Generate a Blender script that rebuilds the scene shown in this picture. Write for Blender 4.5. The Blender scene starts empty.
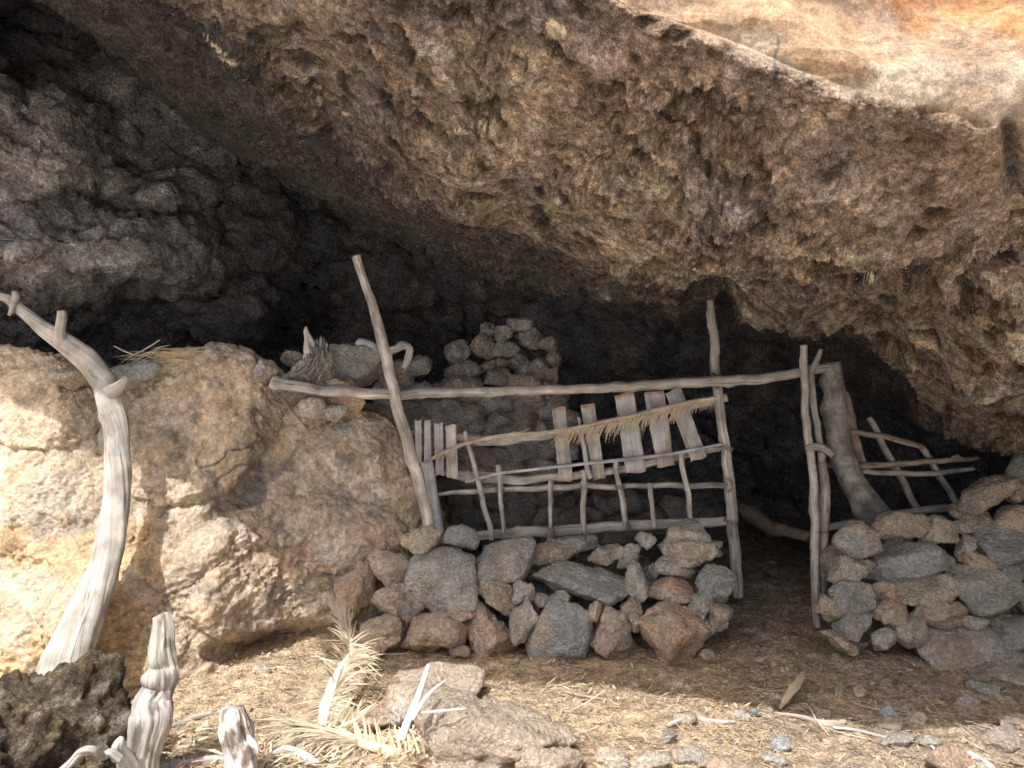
SUN_E=4.8; SKY_E=.15; RES=1.0
import bpy, math, random
import numpy as np
from mathutils import Vector, Matrix

random.seed(7)
rng = np.random.default_rng(11)
F = 770.0            # focal length in pixels
CH = 1.5             # camera height
col = bpy.context.scene.collection

def P(px, py, Y):
    """a world point seen in direction (px, py) at distance Y"""
    return np.array([(px - 512.0) * Y / F, Y, CH - (py - 384.0) * Y / F])

# ------------------------------------------------------------------ noise
_G = np.array([[1,1,0],[-1,1,0],[1,-1,0],[-1,-1,0],[1,0,1],[-1,0,1],[1,0,-1],[-1,0,-1],
               [0,1,1],[0,-1,1],[0,1,-1],[0,-1,-1],[1,1,0],[-1,1,0],[0,-1,1],[0,-1,-1]], dtype=np.float32)
def _hash(x, y, z, seed):
    h = (x.astype(np.int64) * 73856093) ^ (y.astype(np.int64) * 19349663) ^ (z.astype(np.int64) * 83492791) ^ (seed * 2654435)
    h = (h ^ (h >> 13)) * 1274126177 & 0x7fffffff
    h = (h ^ (h >> 16)) * 668265263 & 0x7fffffff
    return (h ^ (h >> 15)) & 0x7fffffff
def perlin(p, seed=0):
    pi = np.floor(p).astype(np.int64); f = (p - pi).astype(np.float32)
    w = f * f * f * (f * (f * 6 - 15) + 10)
    out = 0
    for dx in (0, 1):
        wx = w[:, 0] if dx else 1 - w[:, 0]
        for dy in (0, 1):
            wy = w[:, 1] if dy else 1 - w[:, 1]
            for dz in (0, 1):
                wz = w[:, 2] if dz else 1 - w[:, 2]
                g = _G[_hash(pi[:, 0] + dx, pi[:, 1] + dy, pi[:, 2] + dz, seed) & 15]
                d = g[:, 0] * (f[:, 0] - dx) + g[:, 1] * (f[:, 1] - dy) + g[:, 2] * (f[:, 2] - dz)
                out = out + wx * wy * wz * d
    return out
def fbm(p, oct=4, seed=0, gain=.5, ridged=False):
    a, s, t = 1.0, 0, 0
    q = p.copy()
    for o in range(oct):
        n = perlin(q, seed + o * 17)
        if ridged: n = .5 - np.abs(n) * 1.6
        s = s + a * n; t += a; a *= gain; q = q * 2.03 + 3.1
    return s / t
def worley(p, seed=0):
    pi = np.floor(p).astype(np.int64); f = p - pi
    d1 = np.full(len(p), 9.0); d2 = np.full(len(p), 9.0); cid = np.zeros(len(p))
    for dx in (-1, 0, 1):
        for dy in (-1, 0, 1):
            for dz in (-1, 0, 1):
                h = _hash(pi[:, 0] + dx, pi[:, 1] + dy, pi[:, 2] + dz, seed)
                ox = (h & 1023) / 1023.; oy = ((h >> 10) & 1023) / 1023.; oz = ((h >> 20) & 1023) / 1023.
                d = (dx + ox - f[:, 0]) ** 2 + (dy + oy - f[:, 1]) ** 2 + (dz + oz - f[:, 2]) ** 2
                m = d < d1
                d2 = np.where(m, d1, np.minimum(d2, d))
                cid = np.where(m, (h & 4095) / 4095., cid)
                d1 = np.where(m, d, d1)
    return np.sqrt(d1), np.sqrt(d2), cid
def sstep(a, b, x):
    t = np.clip((x - a) / (b - a), 0, 1)
    return t * t * (3 - 2 * t)
def mixc(a, b, t):
    return a * (1 - t[:, None]) + np.asarray(b)[None, :] * t[:, None] if np.ndim(b) == 1 else a * (1 - t[:, None]) + b * t[:, None]

GAIN = dict(cave_rock=3.3, ledge_rock=2.8, field_stone=4.8, sooty_stone=6.5, dry_soil=2.2, weathered_wood=2.1, driftwood=1.35, weathered_slat=1.8, dry_straw=1.4)
COOL = dict(weathered_wood=(.92,.99,1.16), driftwood=(.94,1.0,1.14), rough_bark=(.92,1,1.15), cave_rock=(.98,1.04,1.22), ledge_rock=(1,1.01,1.06), field_stone=(.97,1.01,1.08), dry_soil=(.98,1,1.06), sooty_stone=(.96,1.0,1.12), weathered_slat=(.93,1.0,1.16))
# ------------------------------------------------------------------ mesh making
def mk_mesh(name, verts, faces, mat, parent=None, cols=None, rgh_=None, uvs=None, smooth=True, loc=None):
    """faces: (n,4) or (n,3) int array or list of lists"""
    me = bpy.data.meshes.new(name)
    verts = np.asarray(verts, dtype=np.float32)
    if isinstance(faces, np.ndarray):
        k = faces.shape[1]; n = len(faces)
        me.vertices.add(len(verts)); me.vertices.foreach_set('co', verts.ravel())
        me.loops.add(n * k); me.loops.foreach_set('vertex_index', faces.astype(np.int32).ravel())
        me.polygons.add(n); me.polygons.foreach_set('loop_start', np.arange(0, n * k, k, dtype=np.int32))
        me.update(calc_edges=True); me.validate()
    else:
        me.from_pydata([tuple(map(float, v)) for v in verts], [], faces); me.update()
    if smooth: me.polygons.foreach_set('use_smooth', np.ones(len(me.polygons), dtype=bool))
    if cols is not None:
        ca = me.color_attributes.new('Col', 'FLOAT_COLOR', 'POINT')
        g_ = GAIN.get(mat.name, 1.5); cols = np.clip(np.asarray(cols, float), .005, .95); lum_ = cols[:, :3].mean(1, keepdims=True)
        lf_ = g_ / (1 + lum_ * (g_ - 1)); tot_ = cols * lf_; tot_ = tot_.mean(1, keepdims=True) + (tot_ - tot_.mean(1, keepdims=True)) * .92; cols = np.clip(tot_, .004, .88) * np.array(COOL.get(mat.name, (1, 1, 1)))
        c4 = np.ones((len(verts), 4), dtype=np.float32); c4[:, :3] = np.minimum(cols, .86)
        if rgh_ is not None: c4[:, 3] = rgh_
        ca.data.foreach_set('color', c4.ravel())
    if uvs is not None:
        ul = me.uv_layers.new(name='UVMap')
        li = np.zeros(len(me.loops), dtype=np.int32); me.loops.foreach_get('vertex_index', li)
        ul.data.foreach_set('uv', np.asarray(uvs, dtype=np.float32)[li].ravel())
    me.materials.append(mat)
    o = bpy.data.objects.new(name, me); col.objects.link(o)
    if parent is not None: o.parent = parent
    if loc is not None: o.location = loc
    return o
def tag(o, label=None, cat=None, group=None, kind=None):
    if label: o['label'] = label
    if cat: o['category'] = cat
    if group: o['group'] = group
    if kind: o['kind'] = kind
    return o
def thing(name, label, cat, loc, group=None):
    o = bpy.data.objects.new(name, None); col.objects.link(o)
    o.location = tuple(map(float, loc)); o.empty_display_size = .05
    return tag(o, label, cat, group)
def grid_faces(nu, nv):
    i = np.arange(nu * nv).reshape(nu, nv)
    return np.stack([i[:-1, :-1], i[1:, :-1], i[1:, 1:], i[:-1, 1:]], -1).reshape(-1, 4)
def grid_normals(pts):
    du = np.gradient(pts, axis=0); dv = np.gradient(pts, axis=1)
    n = np.cross(du, dv); return n / (np.linalg.norm(n, axis=2, keepdims=True) + 1e-12)
def cr_matrix(n, ts):
    """Catmull-Rom weights for n control values sampled at ts in [0, n-1]"""
    W = np.zeros((len(ts), n))
    for r, t in enumerate(ts):
        i = min(int(t), n - 2); f = t - i
        w = [(-f + 2 * f * f - f ** 3) / 2, (2 - 5 * f * f + 3 * f ** 3) / 2, (f + 4 * f * f - 3 * f ** 3) / 2, (-f * f + f ** 3) / 2]
        for k, ww in zip((i - 1, i, i + 1, i + 2), w): W[r, min(max(k, 0), n - 1)] += ww
    return W
def project(p):
    Y = np.maximum(p[:, 1], .3)
    return 512 + p[:, 0] * F / Y, 384 - (p[:, 2] - CH) * F / Y
def dome(px, py, cx, cy, rx, ry, rot=0, k=.6):
    a = math.radians(rot); dx = px - cx; dy = py - cy
    x = (dx * math.cos(a) + dy * math.sin(a)) / rx; y = (-dx * math.sin(a) + dy * math.cos(a)) / ry
    return np.clip(1 - x * x - y * y, 0, 1) ** k

# ------------------------------------------------------------------ materials
def new_mat(name):
    m = bpy.data.materials.new(name); m.use_nodes = True
    nt = m.node_tree; b = nt.nodes['Principled BSDF']; return m, nt, b
def N(nt, t, **kw):
    n = nt.nodes.new(t)
    for k, v in kw.items(): setattr(n, k, v)
    return n
def rock_material(name, scale=1.0, bump=1.0, rough=.92, contrast=.5, perobj=False, dust=0.0, dustcol=(.36,.29,.2), speck=.25):
    m, nt, b = new_mat(name); L = nt.links.new
    b.inputs['Roughness'].default_value = rough; b.inputs['Specular IOR Level'].default_value = .2
    tc = N(nt, 'ShaderNodeTexCoord'); vec = tc.outputs['Object']
    if perobj:
        oi = N(nt, 'ShaderNodeObjectInfo'); mu = N(nt, 'ShaderNodeMath', operation='MULTIPLY'); mu.inputs[1].default_value = 53.0
        L(oi.outputs['Random'], mu.inputs[0]); ad = N(nt, 'ShaderNodeVectorMath', operation='ADD')
        L(vec, ad.inputs[0]); L(mu.outputs[0], ad.inputs[1]); vec = ad.outputs[0]
    at = N(nt, 'ShaderNodeAttribute', attribute_name='Col')
    def noise(sc, det, ro=.6, dist=0):
        n = N(nt, 'ShaderNodeTexNoise'); n.inputs['Scale'].default_value = sc * scale; n.inputs['Detail'].default_value = det
        n.inputs['Roughness'].default_value = ro; n.inputs['Distortion'].default_value = dist; L(vec, n.inputs['Vector']); return n.outputs['Fac']
    def rng_(src, a, b_, lo, hi):
        r = N(nt, 'ShaderNodeMapRange'); r.inputs[1].default_value = a; r.inputs[2].default_value = b_
        r.inputs[3].default_value = lo; r.inputs[4].default_value = hi; L(src, r.inputs[0]); return r.outputs[0]
    def mul(c, f):
        v = N(nt, 'ShaderNodeVectorMath', operation='SCALE'); L(c, v.inputs[0]); L(f, v.inputs['Scale']); return v.outputs[0]
    n1 = noise(5, 8, .65, .3); n2 = noise(38, 8, .7); n3 = noise(150, 4, .7)
    c = mul(at.outputs['Color'], rng_(n1, .3, .7, 1 - contrast, 1 + contrast))
    c = mul(c, rng_(n2, .38, .62, 1 - contrast * .9, 1 + contrast * .9))
    c = mul(c, rng_(n3, .38, .62, 1 - contrast * .9, 1 + contrast * .9))
    # pale and dark mineral specks
    vo = N(nt, 'ShaderNodeTexVoronoi'); vo.inputs['Scale'].default_value = 70 * scale; L(vec, vo.inputs['Vector'])
    sp = N(nt, 'ShaderNodeMix', data_type='RGBA'); sp.inputs[7].default_value = (.55, .5, .42, 1)
    msk = N(nt, 'ShaderNodeMath', operation='MULTIPLY')
    L(rng_(vo.outputs['Distance'], .12, .32, speck, 0), msk.inputs[0]); L(rng_(noise(9, 3), .52, .62, 0, 1), msk.inputs[1])
    L(msk.outputs[0], sp.inputs[0]); L(c, sp.inputs[6]); c = sp.outputs[2]
    cm_ = N(nt, 'ShaderNodeMix', data_type='RGBA'); L(rng_(at.outputs['Alpha'], .3, 1, .45, 1), cm_.inputs[0]); L(at.outputs['Color'], cm_.inputs[6]); L(c, cm_.inputs[7]); c = cm_.outputs[2]
    if dust > 0:
        ge = N(nt, 'ShaderNodeNewGeometry'); se = N(nt, 'ShaderNodeSeparateXYZ'); L(ge.outputs['Normal'], se.inputs[0])
        ad2 = N(nt, 'ShaderNodeMath', operation='MULTIPLY_ADD'); L(n2, ad2.inputs[0]); ad2.inputs[1].default_value = .6; L(se.outputs['Z'], ad2.inputs[2])
        dm = N(nt, 'ShaderNodeMix', data_type='RGBA'); dm.inputs[7].default_value = (*dustcol, 1)
        L(rng_(ad2.outputs[0], .75, 1.25, 0, dust), dm.inputs[0]); L(c, dm.inputs[6]); c = dm.outputs[2]
    L(c, b.inputs['Base Color'])
    h = N(nt, 'ShaderNodeMath', operation='MULTIPLY_ADD'); L(noise(26, 14, .78, .2), h.inputs[0]); h.inputs[1].default_value = 1.0
    vo2 = N(nt, 'ShaderNodeTexVoronoi'); vo2.inputs['Scale'].default_value = 42 * scale; L(vec, vo2.inputs['Vector'])
    L(rng_(vo2.outputs['Distance'], 0, .7, 0, .35), h.inputs[2])
    bp = N(nt, 'ShaderNodeBump'); L(at.outputs['Alpha'], bp.inputs['Strength']); bp.inputs['Distance'].default_value = .03 * bump
    L(h.outputs[0], bp.inputs['Height']); L(bp.outputs[0], b.inputs['Normal'])
    return m
def wood_material(name, grain=1.0, bump=1.0, ws=26, ls=2.2, lo=.45, hi=1.25, fis=.5):
    m, nt, b = new_mat(name); L = nt.links.new
    b.inputs['Roughness'].default_value = .85; b.inputs['Specular IOR Level'].default_value = .2
    uv = N(nt, 'ShaderNodeUVMap'); mp = N(nt, 'ShaderNodeMapping'); mp.inputs['Scale'].default_value = (ws * 2, ls, 1); L(uv.outputs[0], mp.inputs[0])
    at = N(nt, 'ShaderNodeAttribute', attribute_name='Col')
    oi = N(nt, 'ShaderNodeObjectInfo'); ad = N(nt, 'ShaderNodeVectorMath', operation='ADD'); sc = N(nt, 'ShaderNodeMath', operation='MULTIPLY'); sc.inputs[1].default_value = 31
    L(oi.outputs['Random'], sc.inputs[0]); L(mp.outputs[0], ad.inputs[0]); L(sc.outputs[0], ad.inputs[1])
    n1 = N(nt, 'ShaderNodeTexNoise'); n1.inputs['Scale'].default_value = 1; n1.inputs['Detail'].default_value = 7; n1.inputs['Roughness'].default_value = .65; n1.inputs['Distortion'].default_value = .6; L(ad.outputs[0], n1.inputs[0])
    r = N(nt, 'ShaderNodeMapRange'); r.inputs[1].default_value = .3; r.inputs[2].default_value = .68; r.inputs[3].default_value = lo; r.inputs[4].default_value = hi; L(n1.outputs[0], r.inputs[0])
    n2 = N(nt, 'ShaderNodeTexNoise'); n2.inputs['Scale'].default_value = 9; n2.inputs['Detail'].default_value = 5
    tc = N(nt, 'ShaderNodeTexCoord'); L(tc.outputs['Object'], n2.inputs[0])
    r2 = N(nt, 'ShaderNodeMapRange'); r2.inputs[1].default_value = .3; r2.inputs[2].default_value = .7; r2.inputs[3].default_value = .60; r2.inputs[4].default_value = 1.25; L(n2.outputs[0], r2.inputs[0])
    m1 = N(nt, 'ShaderNodeMath', operation='MULTIPLY'); L(r.outputs[0], m1.inputs[0]); L(r2.outputs[0], m1.inputs[1])
    mpc = N(nt, 'ShaderNodeMapping'); mpc.inputs['Scale'].default_value = (ws * .9, ls * .5, 1); L(uv.outputs[0], mpc.inputs[0]); adc = N(nt, 'ShaderNodeVectorMath', operation='ADD'); L(mpc.outputs[0], adc.inputs[0]); L(sc.outputs[0], adc.inputs[1])
    n4 = N(nt, 'ShaderNodeTexNoise'); n4.inputs['Scale'].default_value = 1; n4.inputs['Detail'].default_value = 3; n4.inputs['Distortion'].default_value = .8; L(adc.outputs[0], n4.inputs[0])
    ab = N(nt, 'ShaderNodeMath', operation='SUBTRACT'); ab.inputs[1].default_value = .5; L(n4.outputs[0], ab.inputs[0]); ab2 = N(nt, 'ShaderNodeMath', operation='ABSOLUTE'); L(ab.outputs[0], ab2.inputs[0])
    r4 = N(nt, 'ShaderNodeMapRange'); r4.inputs[1].default_value = .002; r4.inputs[2].default_value = .012; r4.inputs[3].default_value = fis; r4.inputs[4].default_value = 1; L(ab2.outputs[0], r4.inputs[0])
    m2 = N(nt, 'ShaderNodeMath', operation='MULTIPLY'); L(m1.outputs[0], m2.inputs[0]); L(r4.outputs[0], m2.inputs[1])
    v = N(nt, 'ShaderNodeVectorMath', operation='SCALE'); L(at.outputs['Color'], v.inputs[0]); L(m2.outputs[0], v.inputs['Scale']); L(v.outputs[0], b.inputs['Base Color'])
    bp = N(nt, 'ShaderNodeBump'); bp.inputs['Strength'].default_value = .9; bp.inputs['Distance'].default_value = .008 * bump; L(n1.outputs[0], bp.inputs['Height']); L(bp.outputs[0], b.inputs['Normal'])
    return m
def straw_material(name):
    m, nt, b = new_mat(name); L = nt.links.new
    b.inputs['Roughness'].default_value = .7; b.inputs['Specular IOR Level'].default_value = .25
    at = N(nt, 'ShaderNodeAttribute', attribute_name='Col'); L(at.outputs['Color'], b.inputs['Base Color'])
    return m
M_CAVE = rock_material('cave_rock', 1.0, 1.25, contrast=.50, speck=.75)
M_LEDGE = rock_material('ledge_rock', .9, .9, contrast=.26, dust=.35, dustcol=(.42,.33,.23), speck=.15)
M_STONE = rock_material('field_stone', 1.3, 1.5, contrast=.30, perobj=True, dust=.25, dustcol=(.50,.43,.34), speck=.3)
M_DARKSTONE = rock_material('sooty_stone', 1.3, .8, contrast=.35, perobj=True, speck=.1)
M_SOIL = rock_material('dry_soil', 1.6, .8, contrast=.4, speck=.45)
M_WOOD = wood_material('weathered_wood')
M_DRIFT = wood_material('driftwood', ws=30, ls=1.5, lo=.66, hi=1.16, bump=.8, fis=.45)
M_SLAT = wood_material('weathered_slat', ws=48, ls=1.6, lo=.66, hi=1.18, bump=.15, fis=.75)
M_BARK = wood_material('rough_bark', ws=9, ls=16, lo=.5, hi=1.3, bump=2.0, fis=1.0)
M_STRAW = straw_material('dry_straw')
# ================================================================== camera, light
sun_dir = Vector((-.30, -.60, 1.0)).normalized()
cam_d = bpy.data.cameras.new('camera'); cam = bpy.data.objects.new('camera', cam_d); col.objects.link(cam)
cam.location = (0, 0, CH); cam.rotation_euler = (math.radians(90), 0, 0)
cam_d.sensor_width = 36; cam_d.lens = 36 * F / 1024; cam_d.clip_end = 2000; cam_d.clip_start = .05
bpy.context.scene.camera = cam
sd = bpy.data.lights.new('sun', 'SUN'); sd.energy = SUN_E; sd.angle = math.radians(.6); sd.color = (1, .94, .85)
sun = bpy.data.objects.new('sun', sd); col.objects.link(sun); sun.rotation_euler = sun_dir.to_track_quat('Z', 'Y').to_euler(); sun.location = (-3, -6, 10)
w = bpy.data.worlds.new('World'); bpy.context.scene.world = w; w.use_nodes = True
bg = w.node_tree.nodes['Background']; sky = w.node_tree.nodes.new('ShaderNodeTexSky'); sky.sky_type = 'NISHITA'; sky.sun_disc = False
sky.sun_elevation = math.asin(sun_dir.z); sky.sun_rotation = math.atan2(sun_dir.x, sun_dir.y); sky.dust_density = 10.0; sky.ozone_density = 1.0
w.node_tree.links.new(sky.outputs[0], bg.inputs[0]); bg.inputs[1].default_value = SKY_E
vs = bpy.context.scene.view_settings; vs.view_transform = 'Standard'; vs.look = 'None'; vs.exposure = 0; vs.gamma = 1
try:
    bpy.context.scene.cycles.max_bounces = 8; bpy.context.scene.cycles.diffuse_bounces = 5
except Exception: pass

# ================================================================== cave roof: outer face, lip, underside
lip = [(-9,6.5,3.9), (-3.9,3.6,3.35), (-3.25,3.13,3.2), (-2.10,2.62,3.2), (-1.80,2.14,3.15), (-.62,2.03,2.92),
       tuple(P(600,-4,2.05)), tuple(P(790,72,2.0)), tuple(P(905,102,2.0)), tuple(P(1110,112,2.05)), (2.6,1.2,2.2), (6,-.5,2.0)]  # left stretch is out of view, its curve shaped to cast the shadow edge
inner = [(-11,7.5,4.2), tuple(P(-520,-330,6.3)), tuple(P(-300,-250,6.0)), tuple(P(-90,-110,5.9)), tuple(P(60,0,5.8)), tuple(P(290,185,5.55)),
         tuple(P(500,272,5.35)), tuple(P(700,322,5.15)), tuple(P(880,392,4.85)), tuple(P(1035,455,4.6)), tuple(P(1300,600,4.2)), (6,3.2,-.3)]
rows = []
for L_, I_ in zip(lip, inner):
    L_ = np.array(L_); I_ = np.array(I_)
    D = I_ - L_
    r = [np.array([L_[0]*1.2 - .5, 12, 6.2]), np.array([L_[0] * 1.05, L_[1] + 3.4, 6.0]), L_ + [0, 1.1, 2.3], L_ + [0, .42, 1.1], L_ + [0, .1, .42], L_ + [0, .0, .06],
         L_ + D * .07 + [0, 0, -.03], L_ + D * .35 + [0, 0, -.05], L_ + D * .65 + [0, 0, -.04], I_ + [0, -.05, 0], I_ + [0, .5, .2], I_ + [0, 1.5, .9], I_ + [0, 3.5, 1.6]]
    rows.append(r)
C = np.array(rows)
def nonuni(segs):
    out = []
    for a, b, n in segs: out += list(np.linspace(a, b, n, endpoint=False))
    return np.array(out + [segs[-1][1]])
us = nonuni([(0,2.5,20),(2.5,4,50),(4,9.2,int(760*RES)),(9.2,11,40)])
vs_ = nonuni([(0,3,12),(3,4.2,50),(4.2,9.3,int(600*RES)),(9.3,10.2,70),(10.2,12,30)])
Wu = cr_matrix(C.shape[0], us); Wv = cr_matrix(C.shape[1], vs_)
G = np.einsum('ua,abk,vb->uvk', Wu, C, Wv)
nu, nv = G.shape[:2]
V2 = np.tile(vs_, (nu, 1)).ravel(); U2 = np.repeat(us, nv)
nrm = grid_normals(G).reshape(-1, 3); p = G.reshape(-1, 3)
if nrm[(np.abs(U2 - 6) < .5) & (np.abs(V2 - 7.5) < .3)][:, 2].mean() > 0: nrm = -nrm
px, py = project(p)
under = sstep(5.15, 5.45, V2 + .25 * fbm(p * 2.2, 3, 5)); deep = sstep(7.2, 9.6, V2 + .5 * fbm(p * 1.3, 3, 8))
q = p * np.array([.8, 1.15, 1.15])
big = fbm(p * .9, 3, 1) * .20 + fbm(q * 2.4, 3, 2, ridged=True) * .06
w1, w1b, id1 = worley(q * 3.6 + .35 * np.stack([fbm(p * 5, 2, 31), fbm(p * 5, 2, 32), fbm(p * 5, 2, 33)], 1) * 3, 3)
w2, w2b, id2 = worley(q * 11, 4)
w3, w3b, id3 = worley(q * 30 + 2.5 * np.stack([fbm(p * 9, 2, 34), fbm(p * 9, 2, 35), fbm(p * 9, 2, 36)], 1), 41)
amp = .15 + 1.25 * sstep(-.13, .13, fbm(p * 1.6, 2, 37))
lumps = ((.5 - w1) * .025 + (id1 - .5) * .022 + (.45 - w2) * .016 + (id2 - .5) * .016 + ((.4 - w3) * .012 + (id3 - .5) * .016)) * amp
fine = fbm(q * 15, 5, 6, gain=.8) * .055 + fbm(q * np.array([1, 2.5, 2.5]) * 7, 4, 7, gain=.6, ridged=True) * .022
pits = -sstep(.20, .34, fbm(q * 8, 2, 44)) * .028
smoothface = fbm(p * 1.6, 3, 9) * .16 + fbm(p * np.array([2, 2, 5]), 3, 10) * .03 + fbm(p * 20, 3, 12) * .004
zz = p[:, 2] + .25 * fbm(p * 1.2, 2, 60); smoothface += -np.abs(((zz * 3.1) % 1) - .5) * .05
tv = V2 * 2.1 + 2.2 * fbm(p * 1.1, 3, 39) + .5 * fbm(p * 5, 3, 40); tf = tv - np.floor(tv); bed = sstep(0, .85, tf) * sstep(1.0, .88, tf)
d = big * .85 + under * (lumps + fine * (.45 + .55 * amp) + pits + bed * .055 * sstep(5.6, 6.3, V2) * (.3 + .7 * sstep(-.1, .15, fbm(p * 1.3, 2, 46)))) + (1 - under) * smoothface
def dm(*a, **k): return dome(px, py, *a, **k)
vis = sstep(4.6, 5.2, V2) * (1 - sstep(9.4, 9.8, V2))
d += vis * (.12 * dm(1010, 320, 75, 60) + .10 * dm(985, 395, 90, 42, rot=20) - .22 * dm(885, 262, 75, 24, rot=8) - .18 * dm(712, 305, 34, 28) - .30 * dm(812, 362, 115, 40, rot=20)
            + .10 * dm(800, 190, 120, 60, rot=20) - .10 * dm(600, 160, 22, 10) + .13 * dm(260, 100, 80, 28, rot=25) - .10 * dm(300, 128, 70, 14, rot=28)
            + .07 * dm(440, 150, 90, 40, rot=25) + .08 * dm(620, 230, 110, 40, rot=18) + .10 * dm(790, 330, 80, 30, rot=15) - .16 * dm(860, 325, 60, 16, rot=18))
crk = np.exp(-((px - 781 - 9 * np.sin(py / 11.)) / 1.8) ** 2) * sstep(25, 50, py) * (1 - sstep(95, 120, py))
d -= crk * .0
d -= (1 - under) * .0
# dark groove in the outer face on the right
grv = np.exp(-((px - 1010 - (py - 150) * .12) / 9) ** 2) * sstep(105, 130, py) * (1 - sstep(190, 215, py)); d -= grv * .06
pd = p + nrm * d[:, None]
# colours (albedo): sandy outer face, brown conglomerate, soot and light falloff painted in towards the inside
n_a = fbm(p * 1.7, 4, 20); n_b = fbm(p * np.array([2.2, 2.2, 5]), 4, 21); n_c = fbm(q * 7, 4, 22)
face = mixc(np.tile([.50, .33, .18], (len(p), 1)), [.46, .235, .095], sstep(.0, .22, n_a))
face = mixc(face, [.55, .44, .30], sstep(.06, .22, n_b)); face = mixc(face, [.33, .25, .18], sstep(.12, .28, fbm(p * 3.1, 3, 24)) * .5)
face = mixc(face, [.46, .42, .38], sstep(705, 600, px) * .6 * sstep(.02,.2,fbm(p*5,3,61)+.1))
rock = mixc(np.tile([.235, .175, .115], (len(p), 1)), [.16, .13, .105], sstep(-.02, .2, n_a))
rock = mixc(rock, [.33, .26, .165], sstep(.02, .22, n_b) * .8); rock = mixc(rock, [.38, .33, .27], sstep(.13, .26, n_c) * .6)
red = np.clip(dm(720, 85, 200, 60, rot=12, k=1) * 1.5 + dm(860, 120, 160, 70, k=1), 0, 1); rock = mixc(rock, [.23, .155, .105], red * .5)
yel = np.clip(dm(560, 230, 330, 45, rot=22, k=1) * 1.4, 0, 1); rock = mixc(rock, [.27, .215, .13], yel * .5)
rock *= (.78 + .44 * id2[:, None]); rock *= (.90 + .20 * id1[:, None]); rock *= (.62 + .76 * id3[:, None]); rock *= np.clip(1 + (1.2 + 1.2 * amp) * fbm(q * 14, 5, 48, gain=.85), .25, 2.2)[:, None]; rock *= (1 - (.35 * sstep(.9, 1.0, tf) + .35 * sstep(.08, .0, tf)) * sstep(5.6, 6.3, V2))[:, None]; rock *= (1 - .75 * sstep(.1, .32, fbm(q * 8, 2, 44)))[:, None]
rock *= (1 - .5 * np.exp(-((w1b - w1) / .05) ** 2) * sstep(-.05,.15,n_b))[:, None]
browns = sstep(880, 960, px) * (1 - sstep(6.0, 6.5, V2 + .2 * n_a)); rock = mixc(rock, [.30, .20, .12], browns * .45)
soot_falloff = np.clip(sstep(7.0, 9.5, V2 + .8 * fbm(p * 1.3, 4, 8) + 2.6 * sstep(740, 40, px)) * .97 + 0 * deep, 0, 1); rock = mixc(rock, [.036, .033, .030], soot_falloff)
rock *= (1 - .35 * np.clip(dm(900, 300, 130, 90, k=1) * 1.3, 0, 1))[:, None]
chips = [(515,155,8,4),(461,131,6,4),(481,122,6,3),(501,146,6,3),(534,150,4,3),(866,275,8,4),(850,256,18,3),(556,31,14,8),(215,47,9,2),(226,60,11,2),(310,83,10,2),(320,100,4,3),(345,113,4,2),(203,34,3,3)]
face = face * .33 * (1 + 1.3 * fbm(p * np.array([5, 5, 9]), 5, 64, gain=.65))[:, None]; rock = rock * .72; rock = rock * (1 + .12 * 0)
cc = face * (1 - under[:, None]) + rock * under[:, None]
px2, py2 = project(pd)
for (cx, cy, rx, ry) in chips:
    t = sstep(.2, .5, dome(px2 + 3 * n_c * 6, py2 + 2 * n_c * 6, cx, cy, rx * 1.1, ry * 1.3, rot=25, k=1)) * vis
    cc = mixc(cc, [.62, .46, .30], t)
px3 = px2; crk = np.exp(-((px3 - 779 - 5 * np.sin(py2 / 13.) - 14 * fbm(p * 6, 3, 47)) / 1.8) ** 2) * sstep(30, 42, py2) * (1 - sstep(82, 100, py2))
cc = mixc(cc, [.05, .045, .04], np.clip(crk * 1.2, 0, 1) * .85); cc = mixc(cc, [.09, .075, .06], grv * .85)
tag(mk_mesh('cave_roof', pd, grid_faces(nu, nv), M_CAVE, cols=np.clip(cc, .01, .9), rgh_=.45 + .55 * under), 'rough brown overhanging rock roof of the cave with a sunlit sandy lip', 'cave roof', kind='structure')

# ================================================================== cave back wall
pxs = [-1200, -500, -100, 60, 200, 330, 450, 560, 700, 850, 1000, 1400, 2200]
pys = [-1200, -500, -100, 60, 180, 300, 380, 460, 540, 640]
YB = np.array([
 [7.5,6.6,6.2,6.2,6.8,7.6,7.9,8.0,8.0,7.6,7.0,6.5,6.0],
 [7.5,6.4,6.0,6.0,6.6,7.4,7.8,7.9,7.9,7.4,6.8,6.3,6.0],
 [7.0,6.0,5.9,6.0,6.6,7.2,7.6,7.8,7.8,7.2,6.6,6.2,6.0],
 [6.5,5.6,5.4,5.7,6.4,7.0,7.4,7.6,7.7,7.2,6.6,6.0,6.0],
 [6.2,5.4,5.1,5.4,6.2,6.9,7.3,7.5,7.6,7.2,6.4,6.0,6.0],
 [6.0,5.5,5.4,5.7,6.2,6.7,7.0,7.4,7.5,7.2,6.4,5.8,6.0],
 [6.0,5.8,6.0,6.4,6.6,6.7,6.8,7.2,7.5,7.2,6.3,5.8,6.0],
 [6.0,6.0,6.2,6.5,6.6,6.6,6.7,7.0,7.2,7.0,6.2,5.7,6.0],
 [6.0,6.0,6.2,6.5,6.5,6.5,6.5,6.6,6.7,6.6,6.0,5.6,6.0],
 [6.0,6.0,6.2,6.4,6.4,6.4,6.3,6.2,6.2,6.2,5.8,5.5,6.0]])
gu = nonuni([(0,2,20),(2,10.4,int(420*RES)),(10.4,12,20)]); gv = nonuni([(0,2,16),(2,8.2,int(330*RES)),(8.2,9,12)])
Wu = cr_matrix(len(pxs), gu); Wv = cr_matrix(len(pys), gv)
Yg = Wv @ YB @ Wu.T; PX = np.interp(gu, range(len(pxs)), pxs)[None, :] + 0 * Yg; PY = np.interp(gv, range(len(pys)), pys)[:, None] + 0 * Yg
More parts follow.
